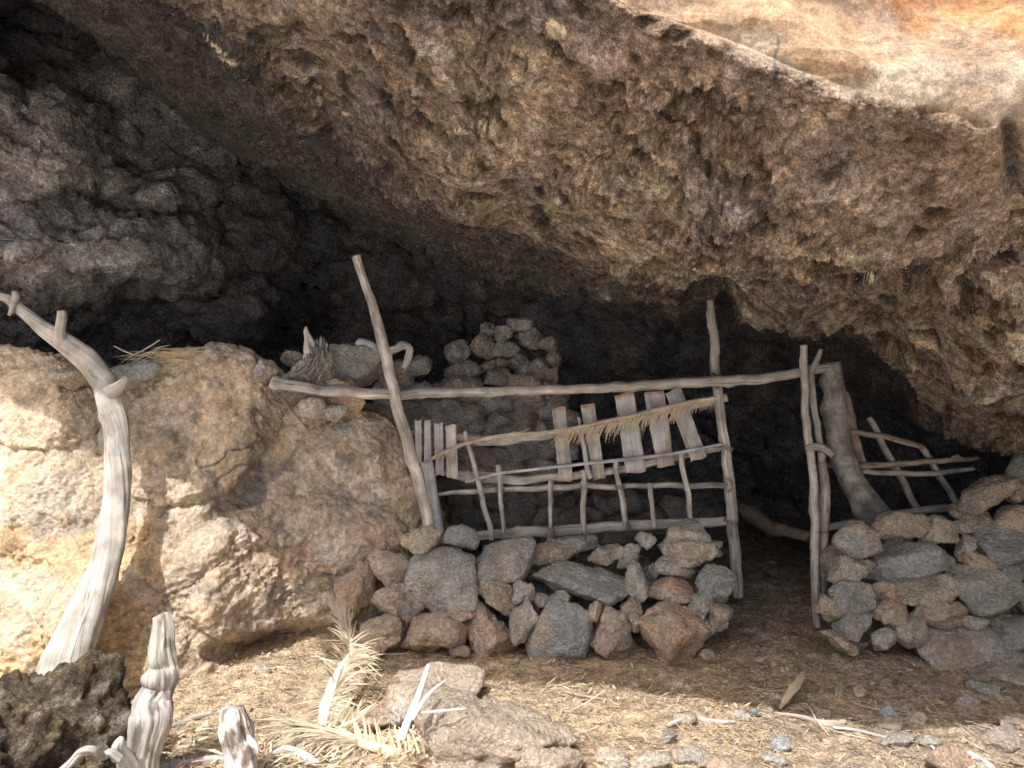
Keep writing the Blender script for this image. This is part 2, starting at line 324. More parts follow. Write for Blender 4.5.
px = PX.ravel(); py = PY.ravel(); Yv = Yg.ravel()
Yv = Yv - .55 * dm(30, 140, 95, 68, rot=-5, k=.5) - .75 * dm(70, 250, 175, 46, rot=4, k=.5) - .3 * dm(200, 235, 110, 60, k=.6) - .3 * dm(150, 190, 60, 30) \
     - .35 * dm(-40, 90, 60, 110) + .5 * dm(300, 318, 45, 30) - .4 * dm(230, 310, 60, 35) - .35 * dm(420, 250, 110, 60) - .3 * dm(620, 300, 90, 70) - .45 * dm(640, 480, 140, 90, k=.8) - .3 * dm(520, 220, 70, 40)
G = np.stack([(PX - 512) * 0, PX * 0, PX * 0], -1)
Yr = Yv.reshape(Yg.shape); G = np.stack([(PX - 512) * Yr / F, Yr, CH - (PY - 384) * Yr / F], -1)
p = G.reshape(-1, 3); nrm = grid_normals(G).reshape(-1, 3)
if nrm[:, 1].mean() > 0: nrm = -nrm
w1, w1b, id1 = worley(p * np.array([2.6, 2.6, 3.6]) + 1.2 * np.stack([fbm(p * 2, 2, 81), fbm(p * 2, 2, 82), fbm(p * 2, 2, 83)], 1), 13)
w2, w2b, id2 = worley(p * 9, 14)
d = fbm(p * 1.0, 3, 51) * .35 + (.5 - w1) * .04 + (id1 - .5) * .06 + (.5 - w2) * .022 + (id2 - .5) * .02 + fbm(p * np.array([3, 3, 6]), 4, 57, ridged=True) * .10 + fbm(p * 8, 5, 53, gain=.68) * .085 + fbm(p * 30, 3, 54) * .012
pd = p + nrm * d[:, None]
bc = .55 * mixc(np.tile([.12, .118, .122], (len(p), 1)), [.17, .16, .15], sstep(0, .2, fbm(p * 2.3, 3, 55)))
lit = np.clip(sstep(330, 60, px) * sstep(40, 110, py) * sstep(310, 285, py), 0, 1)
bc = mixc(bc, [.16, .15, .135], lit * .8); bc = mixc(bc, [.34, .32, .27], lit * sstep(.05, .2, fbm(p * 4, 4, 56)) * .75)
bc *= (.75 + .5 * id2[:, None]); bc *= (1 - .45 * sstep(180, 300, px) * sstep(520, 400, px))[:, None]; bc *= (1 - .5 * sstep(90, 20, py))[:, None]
bc = mixc(bc, [.05, .05, .052], np.clip(sstep(265, 300, py) * sstep(360, 330, py) * sstep(330, 260, px), 0, 1) * .7)  # shade in the cavity below the bulges painted darker
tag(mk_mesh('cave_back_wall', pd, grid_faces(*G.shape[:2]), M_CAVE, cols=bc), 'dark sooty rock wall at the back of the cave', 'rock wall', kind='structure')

# ================================================================== rock ledge on the left
lx   = [-1500, -600, -150, 0, 60, 100, 135, 170, 215, 250, 285, 330, 370, 400, 425, 445, 470, 520]
rim  = [ 250, 320, 350, 348, 352, 372, 372, 350, 347, 350, 372, 392, 408, 432, 480, 535, 585, 610]
Yrim = [ 6.5, 5.0, 4.55, 4.5, 4.45, 4.5, 4.55, 4.55, 4.5, 4.5, 4.6, 4.7, 4.75, 4.8, 4.8, 4.8, 4.8, 4.9]
bas  = [ 760, 730, 715, 705, 700, 698, 695, 688, 672, 655, 645, 640, 642, 645, 650, 652, 655, 655]
Ybas = [ 6.0, 4.4, 3.8, 3.72, 3.72, 3.75, 3.8, 3.88, 4.05, 4.3, 4.45, 4.5, 4.5, 4.5, 4.5, 4.5, 4.55, 4.7]
cu = nonuni([(-1500, -150, 30), (-150, 470, int(420*RES)), (470, 520, 12)])
cs = nonuni([(-1.0, -.15, 25), (-.15, 1.0, int(310*RES)), (1.0, 1.2, 8)])
R_ = np.interp(cu, lx, rim)[:, None]; YR = np.interp(cu, lx, Yrim)[:, None]; B_ = np.interp(cu, lx, bas)[:, None]; YB_ = np.interp(cu, lx, Ybas)[:, None]
S = cs[None, :]; Sf = np.clip(S, 0, 1.2)
PXg = cu[:, None] + 0 * S; PYf = R_ + (B_ + 8 - R_) * Sf; Yf = YR + (YB_ - YR) * Sf ** .9 + .12 * np.exp(-(Sf / .05) ** 2) * 0
zf = CH - (PYf - 384) * Yf / F
back = np.clip(-S, 0, 1); Yf = Yf + back * 2.8; zf = zf - .05 * back - .10 * sstep(0, .3, back)
px = PXg.ravel(); py = (PYf + back * -0).ravel(); fr = (S >= 0) * 1. + 0 * PXg; fr = fr.ravel()
bul = .20 * dm(190, 425, 95, 75, rot=-30, k=.45) + .13 * dm(345, 480, 85, 95, rot=10, k=.5) + .26 * dm(290, 570, 125, 72, rot=-12, k=.5) + .12 * dm(365, 440, 50, 50, k=.5) \
    + .16 * dm(40, 400, 75, 50, k=.5) + .10 * dm(20, 500, 120, 60, rot=15, k=.6) + .0 \
    + .16 * dm(110, 640, 60, 70, rot=-20, k=.5) + .12 * dm(30, 600, 90, 70, k=.6) + .10 * dm(235, 375, 45, 30, k=.5) - .30 * dm(285, 645, 85, 24, rot=-8, k=.6) - .10 * dm(280, 430, 18, 55, rot=15) \
    - .12 * dm(250, 490, 75, 18, rot=-42, k=1) + .16 * dm(120, 575, 150, 60, rot=-38, k=.8) + .12 * dm(215, 620, 110, 42, rot=-35, k=.8)
Yf = Yf - (bul * .52 * fr).reshape(Yf.shape)
zf = np.where(S >= 0, CH - (PYf - 384) * Yf / F, zf)
G = np.stack([(PXg - 512) * Yf / F, Yf, zf], -1); p = G.reshape(-1, 3); nrm = grid_normals(G).reshape(-1, 3)
m_ = (np.abs(px - 200) < 60) & (fr > 0)
if nrm[m_][:, 1].mean() > 0: nrm = -nrm
warp = np.stack([fbm(p * 3, 3, 91), fbm(p * 3, 3, 92), fbm(p * 3, 3, 93)], 1)
def rot_(q, deg):
    a_ = math.radians(deg); return np.stack([q[:, 0] * math.cos(a_) + q[:, 2] * math.sin(a_), q[:, 1], -q[:, 0] * math.sin(a_) + q[:, 2] * math.cos(a_)], 1)
id1 = (fbm(p * 2, 2, 23) + .5); pr = rot_(p, 38)
rgh = .2 + .9 * sstep(-.12, .16, fbm(p * 2.2, 2, 99))
ck_ = fbm(pr * np.array([1.0, 1.3, 3.0]) + warp * .25, 2, 95)
crack = sstep(.012, .0, np.abs(ck_)) * sstep(-.02, .12, fbm(p * 1.5, 2, 94))
strat = fbm(pr * np.array([1.2, 2, 5.5]) + warp, 4, 96, ridged=True)
ter = fbm(pr * np.array([.8, 1.2, 2.6]) + .3, 3, 86) * 7; ter = (np.floor(ter) + sstep(.0, .35, ter - np.floor(ter))) / 7
d = ter * .07 + strat * .03 - crack * .018 + fbm(p * 6 + warp, 4, 97, gain=.55) * .04 + fbm(p * 18, 5, 98, gain=.75) * .034 * (.4 + rgh) + fbm(p * 50, 2, 88) * .004 * rgh
pd = p + nrm * d[:, None]
lc = mixc(np.tile([.44, .36, .265], (len(p), 1)), [.37, .32, .26], sstep(-.02, .15, fbm(p * 2, 4, 101)))
grey = np.clip(sstep(200, 300, px) * .75 + .5 * dm(205, 540, 80, 60, k=1), 0, 1); lc = mixc(lc, [.27, .235, .195], grey * sstep(-.2, .2, fbm(p * 2.5, 3, 102)) * .9)
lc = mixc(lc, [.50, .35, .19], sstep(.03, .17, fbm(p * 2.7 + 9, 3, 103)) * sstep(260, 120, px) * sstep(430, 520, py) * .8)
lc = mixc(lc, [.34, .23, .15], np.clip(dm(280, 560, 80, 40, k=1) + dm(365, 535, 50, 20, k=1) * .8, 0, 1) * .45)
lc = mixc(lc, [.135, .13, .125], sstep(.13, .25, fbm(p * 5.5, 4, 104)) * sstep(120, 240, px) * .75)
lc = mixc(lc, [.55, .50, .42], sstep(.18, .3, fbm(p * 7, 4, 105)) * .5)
lc = mixc(lc, [.10, .085, .075], np.clip(dm(290, 640, 75, 16, rot=-10, k=1) * 1.3 + dm(345, 590, 20, 28, k=1), 0, 1) * .6)  # shaded underside of the crack below the boulder painted dark
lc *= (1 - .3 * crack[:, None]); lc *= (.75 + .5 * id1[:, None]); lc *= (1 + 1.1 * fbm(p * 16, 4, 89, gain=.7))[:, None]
lc = mixc(lc, [.085, .08, .078], np.clip(dm(238, 470, 75, 26, rot=-50, k=1) * 1.2, 0, 1) * sstep(-.15, .1, fbm(p * 6, 3, 90)) * .75)  # diagonal shadow under the upper boulder painted into the rock colour
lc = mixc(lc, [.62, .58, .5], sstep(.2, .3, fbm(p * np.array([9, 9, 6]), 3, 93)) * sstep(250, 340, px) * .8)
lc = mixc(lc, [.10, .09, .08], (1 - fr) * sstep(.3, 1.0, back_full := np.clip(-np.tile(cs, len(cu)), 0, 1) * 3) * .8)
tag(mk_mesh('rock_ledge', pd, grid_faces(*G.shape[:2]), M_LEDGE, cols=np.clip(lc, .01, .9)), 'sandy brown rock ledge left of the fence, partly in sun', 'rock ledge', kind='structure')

# ================================================================== ground
def ground_z(X, Y):
    X = np.atleast_1d(np.asarray(X, float)); Y = np.atleast_1d(np.asarray(Y, float))
    Yc = np.minimum(Y, 9)
    z = .16 * sstep(4.25, 4.95, Yc) + .09 * sstep(4.95, 6.2, Yc) + .4 * sstep(6, 9, Yc)
    z = z + .10 * np.exp(-(((X + .20) / .42) ** 2 + ((Y - 3.05) / .38) ** 2))      # earth hump in front
    q = np.stack([X, Y, 0 * X], 1)
    near = np.exp(-((X / 6) ** 2 + ((Y - 4) / 6) ** 2))
    z = z + (fbm(q * 1.1, 3, 201) * .09 + fbm(q * 5, 4, 202) * .03) * near * sstep(1.0, 2.6, Y * 1. + .2)
    far = 1 - sstep(20, 60, np.hypot(X, Y)); z = z + fbm(q * .15, 2, 204) * .5 * (1 - near) * sstep(4, 15, np.hypot(X, Y - 3)) * far
    return z
gx = nonuni([(-300, -20, 14), (-20, -3.2, 24), (-3.2, 3.4, int(460*RES)), (3.4, 20, 24), (20, 300, 14)])
gy = nonuni([(-300, -20, 14), (-20, 2.3, 40), (2.3, 5.2, int(300*RES)), (5.2, 7.5, 90), (7.5, 20, 12), (20, 300, 14)])
X, Y = np.meshgrid(gx, gy, indexing='ij'); Xf = X.ravel(); Yf = Y.ravel()
q = np.stack([Xf, Yf, 0 * Xf], 1); w2, _, id2 = worley(q * np.array([16, 16, 0]) + .5, 33)
visg = ((np.abs(Xf) < 3.4) & (Yf > 2.2) & (Yf < 7.5)) * 1.
z = ground_z(Xf, Yf) + visg * (fbm(q * 14, 4, 205, gain=.6) * .022 + (id2 > .72) * np.clip(.35 - w2, 0, 1) * .04 + fbm(q * 50, 2, 206) * .006)
gc = mixc(np.tile([.43, .33, .215], (len(q), 1)), [.31, .235, .155], sstep(-.05, .2, fbm(q * 2.5, 4, 210)))
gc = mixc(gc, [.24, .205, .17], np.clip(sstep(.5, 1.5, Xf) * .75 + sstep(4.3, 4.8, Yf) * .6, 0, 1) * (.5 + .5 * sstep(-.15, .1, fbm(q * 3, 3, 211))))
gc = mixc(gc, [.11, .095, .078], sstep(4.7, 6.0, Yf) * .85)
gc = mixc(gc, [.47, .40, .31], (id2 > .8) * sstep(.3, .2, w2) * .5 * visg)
gc = mixc(gc, [.62, .55, .45], sstep(2.2, 1.2, Yf) * .9)  # unseen ground around the camera made paler to bounce fill light
gc *= (1 + visg * 1.5 * fbm(q * np.array([18, 18, 1]), 4, 220, gain=.7))[:, None]
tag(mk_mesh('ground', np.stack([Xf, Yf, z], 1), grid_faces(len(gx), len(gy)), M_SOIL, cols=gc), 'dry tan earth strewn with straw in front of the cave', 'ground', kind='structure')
def gz1(x, y): return float(ground_z(x, y)[0])
def on_ground(px, py):
    """world point on the ground in direction (px,py)"""
    lo, hi = 2.0, 9.0
    for i in range(40):
        m = (lo + hi) / 2; q = P(px, py, m)
        if q[2] > gz1(q[0], m): lo = m
        else: hi = m
    return P(px, py, lo)
# ================================================================== stones
import bmesh
def ico(sub):
    bm = bmesh.new(); bmesh.ops.create_icosphere(bm, subdivisions=sub, radius=1)
    v = np.array([q.co[:] for q in bm.verts]); f = np.array([[x.index for x in q.verts] for q in bm.faces]); bm.free(); return v, f
ICO = {k: ico(k) for k in (2, 3, 4, 5, 6)}
SC = dict(pink=(.48,.285,.205), grey=(.275,.268,.255), blue=(.22,.23,.235), tan=(.40,.33,.26), orange=(.45,.325,.245), brown=(.29,.235,.185), dark=(.15,.145,.14),
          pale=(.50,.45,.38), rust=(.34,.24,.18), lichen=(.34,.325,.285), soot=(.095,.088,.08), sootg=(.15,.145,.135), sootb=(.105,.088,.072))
def stone_shape(seed, sub, ang, rough, dims, rot=0, fit=None):
    """faceted, weathered stone; dims = full width, depth, height"""
    r = np.random.default_rng(seed); v, f = ICO[sub]
    n = int(9 + 5 * r.random()); nn = r.normal(size=(n, 3)); nn /= np.linalg.norm(nn, axis=1)[:, None]
    dd = .64 + .36 * r.random(n); ex = 12 + 34 * ang
    dots = np.clip(v @ nn.T, 1e-4, None) / dd
    rad = (np.sum(dots ** ex, 1) + .72 ** ex) ** (-1 / ex)
    p = v * rad[:, None]
    s = r.random(3) * 50
    p = p * (1 + .16 * fbm(v * 1.3 + s, 2, 1))[:, None]
    sz = np.array(dims) / 2
    p = p * sz
    m = float(np.mean(dims)) / 2
    nrm = v / sz; nrm /= np.linalg.norm(nrm, axis=1)[:, None]
    q = p / .16 + s
    d = fbm(q * 1.2, 4, 2, gain=.55) * .055 * (.5 + rough) * m / .16 * .9
    d = d + fbm(q * 4, 4, 3, gain=.68) * .016 * (.35 + 1.4 * rough)
    if rough > .5: d = d - sstep(.12, .3, fbm(q * 3.2, 2, 9)) * .012 * rough
    # a broken flake plane or two
    p = p + nrm * d[:, None]
    a = math.radians(rot); x = p[:, 0] * math.cos(a) + p[:, 2] * math.sin(a); z = -p[:, 0] * math.sin(a) + p[:, 2] * math.cos(a)
    p = np.stack([x, p[:, 1], z], 1)
    p -= (p.max(0) + p.min(0)) / 2
    if fit is not None:
        e = p.max(0) - p.min(0); p[:, 0] *= fit[0] / e[0]; p[:, 2] *= fit[1] / e[2]
    return p, f, q, v
def stone_cols(q, c1, c2, seed, v):
    c = mixc(np.tile(c1, (len(q), 1)).astype(float), c2, sstep(.0, .24, fbm(q * .9 + seed, 3, 12)) * .75)
    c = c * (.88 + .24 * sstep(-.2, .2, fbm(q * 3.5, 3, 14)))[:, None]
    return c
SECOND = dict(pink='orange', grey='lichen', blue='dark', tan='grey', orange='rust', brown='dark', dark='blue', pale='tan', rust='brown', lichen='grey', soot='sootg', sootg='soot', sootb='soot')
_seed = [100]
def stone(cx, cy, w, h, c, label, yf, rot=0, ang=.4, rough=.5, name='stone', group=None, cat='stone', depth=None, sub=None, mat=None, c2=None, over=1.06, mul=1.0):
    """stone centred in direction (cx,cy), w x h as seen, its front face at distance yf"""
    _seed[0] += 1; sd_ = _seed[0]
    k = yf / F; W = w * k * over; H = h * k * over
    D = depth if depth else .35 * W + .55 * H
    a = math.radians(abs(rot)); 
    sub = sub or (5 if max(w, h) > 90 else 4 if max(w, h) > 22 else 3)
    Yc = yf + D * .42; kk = Yc / yf
    W *= kk ** .5; H *= kk ** .5
    if abs(rot) > 5:
        co, si = math.cos(a), math.sin(a); den = max(co * co - si * si, .35)
        W0 = max((W * co - H * si) / den, .35 * W); H0 = max((H * co - W * si) / den, .35 * H)
    else: W0, H0 = W, H
    p, f, q, v = stone_shape(sd_, sub, ang, rough, (W0, D, H0), rot, (W, H))
    cols = stone_cols(q, SC[c], SC[c2 or SECOND[c]], sd_, v) * mul * (.84 + .34 * random.random()) * (1.2 if group == GR else 1.08)
    o = mk_mesh(name, p, f, mat or M_STONE, cols=cols, loc=tuple(P(cx, cy, Yc)))
    return tag(o, label, cat, group)
def Z5(x, y, w, h): return 300 + x / 3.012, 500 + y / 3.012, w / 3.012, h / 3.012
def Z2(x, y, w, h): return 400 + x / 2.844, 360 + y / 2.844, w / 2.844, h / 2.844
def Z4(x, y, w, h): return 740 + x / 3.606, 480 + y / 3.606, w / 3.606, h / 3.606
def Z7(x, y, w, h): return 620 + x / 4.266, 500 + y / 4.266, w / 4.266, h / 4.266
GC = 'stones of the low dry stone wall below the fence'
GR = 'stones of the dry stone wall right of the doorway'
centre = [
 (Z5, 480,110,120,75,'blue','small blue grey stone perched beside the foot of the leaning post',dict(ang=.7,rough=.3,rot=4)),
 (Z5, 165,262,120,150,'rust','reddish brown mottled stone at the left end of the low wall',dict(rough=.9,c2='grey')),
 (Z5, 268,210,128,118,'tan','smooth tan rounded stone in the top course near the left end',dict(rough=.2,ang=.3,c2='orange')),
 (Z5, 295,315,155,125,'brown','brown stone with a grey patch under the smooth tan stone',dict(rough=.8,c2='blue')),
 (Z5, 425,245,220,195,'grey','big grey angular slab standing on its corner in the low wall',dict(ang=.9,rough=.25,rot=0)),
 (Z5, 605,185,205,135,'grey','large grey tan stone at the top under the left end of the bottom rail',dict(ang=.6,rough=.35,c2='tan')),
 (Z5, 770,158,195,62,'brown','flat brown stone lying behind the long grey slab',dict(ang=.4,rough=.4)),
 (Z5, 845,245,325,108,'blue','long flat blue grey slab in the top course of the low wall',dict(ang=.8,rough=.25,rot=3,c2='grey')),
 (Z5, 245,405,130,140,'orange','rough orange stone at the lower left corner of the low wall',dict(rough=1)),
 (Z5, 405,400,195,132,'orange','wide orange tan stone with a notch in the bottom course',dict(rough=.7,c2='tan')),
 (Z5, 575,400,170,180,'orange','round orange brown stone with a pitted face in the bottom course',dict(rough=.9,c2='tan')),
 (Z5, 600,290,130,105,'tan','rough tan stone above the round orange brown one',dict(rough=.8,c2='brown')),
 (Z5, 485,320,115,80,'orange','small reddish tan stone wedged under the big grey slab',dict(rough=.7,c2='brown')),
 (Z5, 534,270,55,42,'blue','tiny grey wedge stone right of the big grey slab',dict()),
 (Z5, 675,275,72,72,'grey','small rough grey stone under the left end of the long slab',dict(rough=.9,c2='brown')),
 (Z5, 728,305,62,52,'grey','small rounded grey stone below the long slab, left one of a pair',dict(rough=.6)),
 (Z5, 783,293,62,38,'pale','small pale flat stone below the long slab, right one of a pair',dict(rough=.4,c2='grey')),
 (Z5, 675,365,88,132,'lichen','upright grey brown stone between the round orange stone and the block',dict(ang=.6,rough=.4,c2='brown')),
 (Z5, 785,385,205,190,'blue','large square grey block with a pale tan patch on its face',dict(ang=1,rough=.15,c2='tan',depth=.3)),
 (Z5, 887,335,46,70,'orange','little upright orange stone right of the square block',dict(rough=.5)),
 (Z5, 940,402,138,165,'brown','brown rounded stone right of the square block in the bottom course',dict(rough=.6,c2='tan')),
 (Z5, 480,452,62,45,'brown','small brown stone at the ground between two orange stones',dict(rough=.6)),
 (Z5, 365,120,120,90,'tan','earthy tan stone half under the leaning post',dict(rough=.7,c2='brown')),
 (Z2, 672,640,75,140,'lichen','grey lichen covered stone closing the right end of the long slab',dict(rough=.7,c2='blue')),
 (Z7, 52,490,95,140,'tan','narrow tan stone with a grey flank left of the big orange block',dict(ang=.7,c2='blue')),
 (Z7, 210,382,225,108,'pink','flat pale orange slab resting on the big orange block',dict(ang=.6,rough=.25,c2='pale')),
 (Z7, 245,575,350,290,'pink','biggest orange block at the foot of the low wall',dict(ang=.7,rough=.4,c2='orange',sub=5,depth=.3,mul=1.0)),
 (Z7, 305,165,260,160,'grey','large pale grey boulder on top at the right end of the low wall',dict(ang=.6,rough=.6,c2='pale')),
 (Z7, 310,230,270,130,'tan','straw yellow crusted stone under the pale grey boulder',dict(rough=1,c2='pale')),
 (Z7, 235,290,180,105,'lichen','mottled grey stone above the flat orange slab',dict(rough=.9,c2='grey')),
 (Z7, 405,360,165,165,'blue','dark grey angular stone at the upper right corner of the low wall',dict(ang=.9,rough=.3,c2='lichen')),
 (Z7, 345,450,110,110,'lichen','rough greenish grey stone behind the corner of the orange block',dict(rough=.9)),
 (Z7, 430,505,95,125,'brown','rounded brown stone at the lower right corner of the low wall',dict(rough=.6,c2='lichen')),
 (Z7, 112,172,90,80,'grey','small round grey stone on top of the wall beside the boulder',dict(rough=.7,c2='brown')),
 (Z7, 40,235,110,100,'grey','grey stone on top of the wall behind the long slab',dict(rough=.6)),
 (Z2, 590,552,110,52,'tan','flat straw covered tan stone on top behind the long slab',dict(rough=.8)),
 (Z2, 500,520,130,40,'dark','dark flat stone lying behind the low wall',dict(rough=.4)),
 (Z7, 150,300,60,70,'dark','small dark stone in the gap left of the mottled grey stone',dict()),
 (Z7, 370,660,60,50,'brown','small brown stone tucked beside the orange block at the ground',dict()),
]
for (zf_, x, y, w_, h_, c, lab, kw) in centre:
    X_, Y_, W_, H_ = zf_(x, y, w_, h_)
    yf = 4.09 + max(0, 648 - Y_ - H_ / 2) * .0028 + random.uniform(-.02, .03)
    if 'behind' in lab and 'corner' not in lab: yf += .14
    if 'tiny' in lab or 'gap' in lab or 'wedge' in lab: yf += .05
    stone(X_, Y_, W_, H_, c, lab, yf, group=GC, **kw)
right = [
 (415,215,150,135,'grey','egg shaped grey brown stone next to the door poles, top course',dict(rough=.3,rot=-25,c2='brown')),
 (560,165,195,118,'brown','rough brown stone under the foot of the thick leaning trunk',dict(rough=1,c2='dark')),
 (715,180,135,108,'tan','round tan stone in the top course right of the trunk foot',dict(rough=.4,c2='orange')),
 (805,170,64,48,'lichen','small yellowish lichen spotted stone by the round tan one',dict(rough=.9)),
 (630,290,335,150,'blue','big smooth dark blue grey stone shaped like a lens',dict(ang=.45,rough=.2,rot=-3,c2='grey',sub=5)),
 (395,325,178,112,'lichen','brown stone with yellow lichen left of the dark lens stone',dict(rough=.8,c2='brown')),
 (495,245,75,50,'grey','small grey stone between the egg shaped and the lens stone',dict()),
 (822,240,70,95,'pale','small grey white upright stone',dict(ang=.7,c2='blue')),
 (875,297,140,82,'orange','rough rusty orange stone right of the grey white one',dict(rough=1,c2='rust')),
 (665,388,250,108,'tan','long tan grey stone shaped like a loaf under the lens stone',dict(rough=.3,rot=-8,ang=.5,c2='grey')),
 (508,400,95,78,'brown','small brown stone left of the loaf shaped stone',dict(rough=.8,c2='rust')),
 (400,418,155,110,'grey','grey angular stone below the lichen stone',dict(ang=.7,rough=.4,c2='blue')),
 (325,462,105,105,'orange','rough orange tan stone touching the foot of the door poles',dict(rough=1,c2='tan')),
 (535,482,138,115,'orange','round orange stone below the small brown one',dict(rough=.9,c2='tan')),
 (715,480,200,108,'orange','pointed orange tan stone under the loaf shaped stone',dict(rough=.6,ang=.6,c2='brown')),
 (415,517,130,115,'grey','rounded grey speckled stone near the bottom left',dict(rough=.6)),
 (608,548,120,125,'lichen','upright grey tan stone under the round orange stone',dict(ang=.6,rough=.3,c2='brown')),
 (518,577,92,92,'grey','small smooth grey stone in the bottom course',dict(rough=.2)),
 (355,583,150,105,'brown','tilted brown stone lying at the lower left corner of the wall',dict(rough=.8,rot=32,c2='tan')),
 (785,600,330,195,'grey','largest grey boulder at the base of the right wall',dict(ang=.4,rough=.5,c2='brown',sub=5)),
 (840,512,100,55,'pale','small pale flat stone on the largest grey boulder',dict(ang=.6,c2='grey')),
 (875,400,240,175,'lichen','large grey tan block with a dark left side',dict(ang=.8,rough=.4,c2='blue')),
 (950,225,215,165,'blue','large grey block with a tan patch in the upper right',dict(ang=.8,rough=.4,c2='tan')),
 (880,48,200,135,'brown','large brown boulder topping the wall under the overhang',dict(rough=.5,rot=-25,c2='dark',name='boulder')),
 (1000,145,165,115,'tan','tan grey stone on top by the brown boulder',dict(rough=.4,c2='brown')),
 (1010,40,90,95,'brown','tall brown stone touching the overhang',dict(rough=.5)),
 (975,350,80,84,'grey','small rounded grey stone right of the rusty one',dict(rough=.5,c2='dark')),
 (1025,430,100,110,'dark','dark grey stone right of the large grey tan block',dict(rough=.5)),
 (990,545,130,125,'grey','grey stone beside the largest boulder, lower right',dict(rough=.6,c2='dark')),
 (1020,640,110,70,'grey','flat grey stone in the bottom course by the largest boulder',dict(rough=.6)),
 (1030,320,90,85,'dark','dark stone below the large grey block',dict()),
 (825,128,130,75,'brown','shadowed brown stone between the round tan stone and the brown boulder',dict(rough=.5,c2='dark')),
 (985,725,150,75,'tan','flat tan stone lying on the ground before the wall',dict(ang=.6,c2='pale')),
 (868,718,100,45,'brown','low brown stone half sunk in the ground before the wall',dict()),
 (918,512,62,58,'dark','small dark filler stone right of the pale flat stone',dict()),
 (690,290,1,1,None,None,None),
]
for t in right:
    x, y, w_, h_, c, lab, kw = t
    if c is None: continue
    X_, Y_, W_, H_ = Z4(x, y, w_, h_)
    yf = 4.02 + max(0, 660 - Y_ - H_ / 2) * .0022 + random.uniform(-.02, .02)
    if 'filler' in lab or 'shadowed' in lab or 'between' in lab: yf += .06
    if 'before the wall' in lab: yf = 3.86 if 'flat tan' in lab else 3.9
    stone(X_, Y_, W_, H_, c, lab, yf, group=GR, **kw)
more_right = [(1052,520,70,60,'grey','grey block at the far right end, upper course'),(1048,575,60,50,'tan','tan stone at the far right end, middle course'),
              (1050,625,70,55,'brown','brown stone at the far right end, lower course'),(1095,500,60,70,'brown','tall brown stone beyond the far right end'),(1105,570,70,70,'grey','big grey stone beyond the far right end'),
              (1110,640,80,70,'dark','dark stone at the ground beyond the far right end'),(1040,470,60,50,'dark','dark stone below the overhang at the far right')]
for (x, y, w_, h_, c, lab) in more_right: stone(x, y, w_, h_, c, lab, 4.25, group=GR, rough=.6)
# rubble core behind the faces of both walls, coloured darker for shade in the gaps
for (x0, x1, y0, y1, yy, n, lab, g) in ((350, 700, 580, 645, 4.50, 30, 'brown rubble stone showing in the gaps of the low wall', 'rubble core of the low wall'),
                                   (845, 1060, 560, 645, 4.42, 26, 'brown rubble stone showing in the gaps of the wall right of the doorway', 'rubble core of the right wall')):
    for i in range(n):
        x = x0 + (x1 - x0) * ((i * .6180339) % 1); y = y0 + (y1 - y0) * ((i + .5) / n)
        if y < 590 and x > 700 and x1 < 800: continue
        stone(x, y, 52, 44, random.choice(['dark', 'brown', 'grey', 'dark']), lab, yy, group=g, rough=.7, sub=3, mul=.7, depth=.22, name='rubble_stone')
# stones lying on the ledge and at its rim
ledge_st = [
 (355,367,62,48,'grey','big grey lichen boulder on the ledge behind the leaning post',4.62,dict(rough=.8,c2='lichen',name='boulder')),
 (313,408,26,22,'pale','small pale tan stone under the left end of the top rail',4.40,dict(rough=.4,c2='tan')),
 (333,413,28,18,'grey','small grey brown stone beside the pale one below the top rail',4.42,dict(rough=.4,c2='brown')),
 (346,397,38,34,'orange','reddish stone jammed beneath the top rail',4.46,dict(rough=.6,c2='rust')),
 (332,383,34,14,'tan','flat tan stone between the root stump and the reddish stone',4.50,dict(rough=.4)),
 (265,371,30,24,'grey','grey brown stone at the rim left of the root stump',4.38,dict(rough=.5,c2='brown')),
 (296,360,30,18,'tan','tan stone behind the root stump',4.85,dict(rough=.5)),
 (303,380,40,16,'lichen','crumbly grey tan stone below the root stump',4.42,dict(rough=1)),
 (132,370,54,20,'blue','flat blue grey slab lying on the ledge right of the dead trunk',4.22,dict(ang=.9,rough=.2,rot=-6)),
 (66,378,44,22,'brown','flat brown stone on the ledge left of the dead trunk',4.15,dict(ang=.6,rough=.5,c2='grey')),
 (418,366,24,20,'blue','dark rounded stone on the rubble under the white branch end',5.0,dict(rough=.4)),
 (400,372,30,26,'brown','brown stone on the ledge right of the leaning post',5.0,dict(rough=.6)),
 (375,420,40,34,'brown','dark brown stone below the top rail behind the leaning post',4.9,dict(rough=.6,c2='dark')),
 (395,455,44,46,'brown','shadowed stone behind the middle of the leaning post',4.92,dict(rough=.6,c2='dark')),
 (350,430,46,30,'lichen','earthy grey stone at the rim above the ledge face',4.55,dict(rough=.6)),
 (215,356,28,16,'tan','rounded tan stone on the ledge rim beside the dry grass',4.32,dict(rough=.5)),
]
for (x, y, w_, h_, c, lab, yf, kw) in ledge_st:
    kw.setdefault('name', 'stone'); stone(x, y, w_, h_, c, lab, yf, group='loose stones on the ledge', **kw)
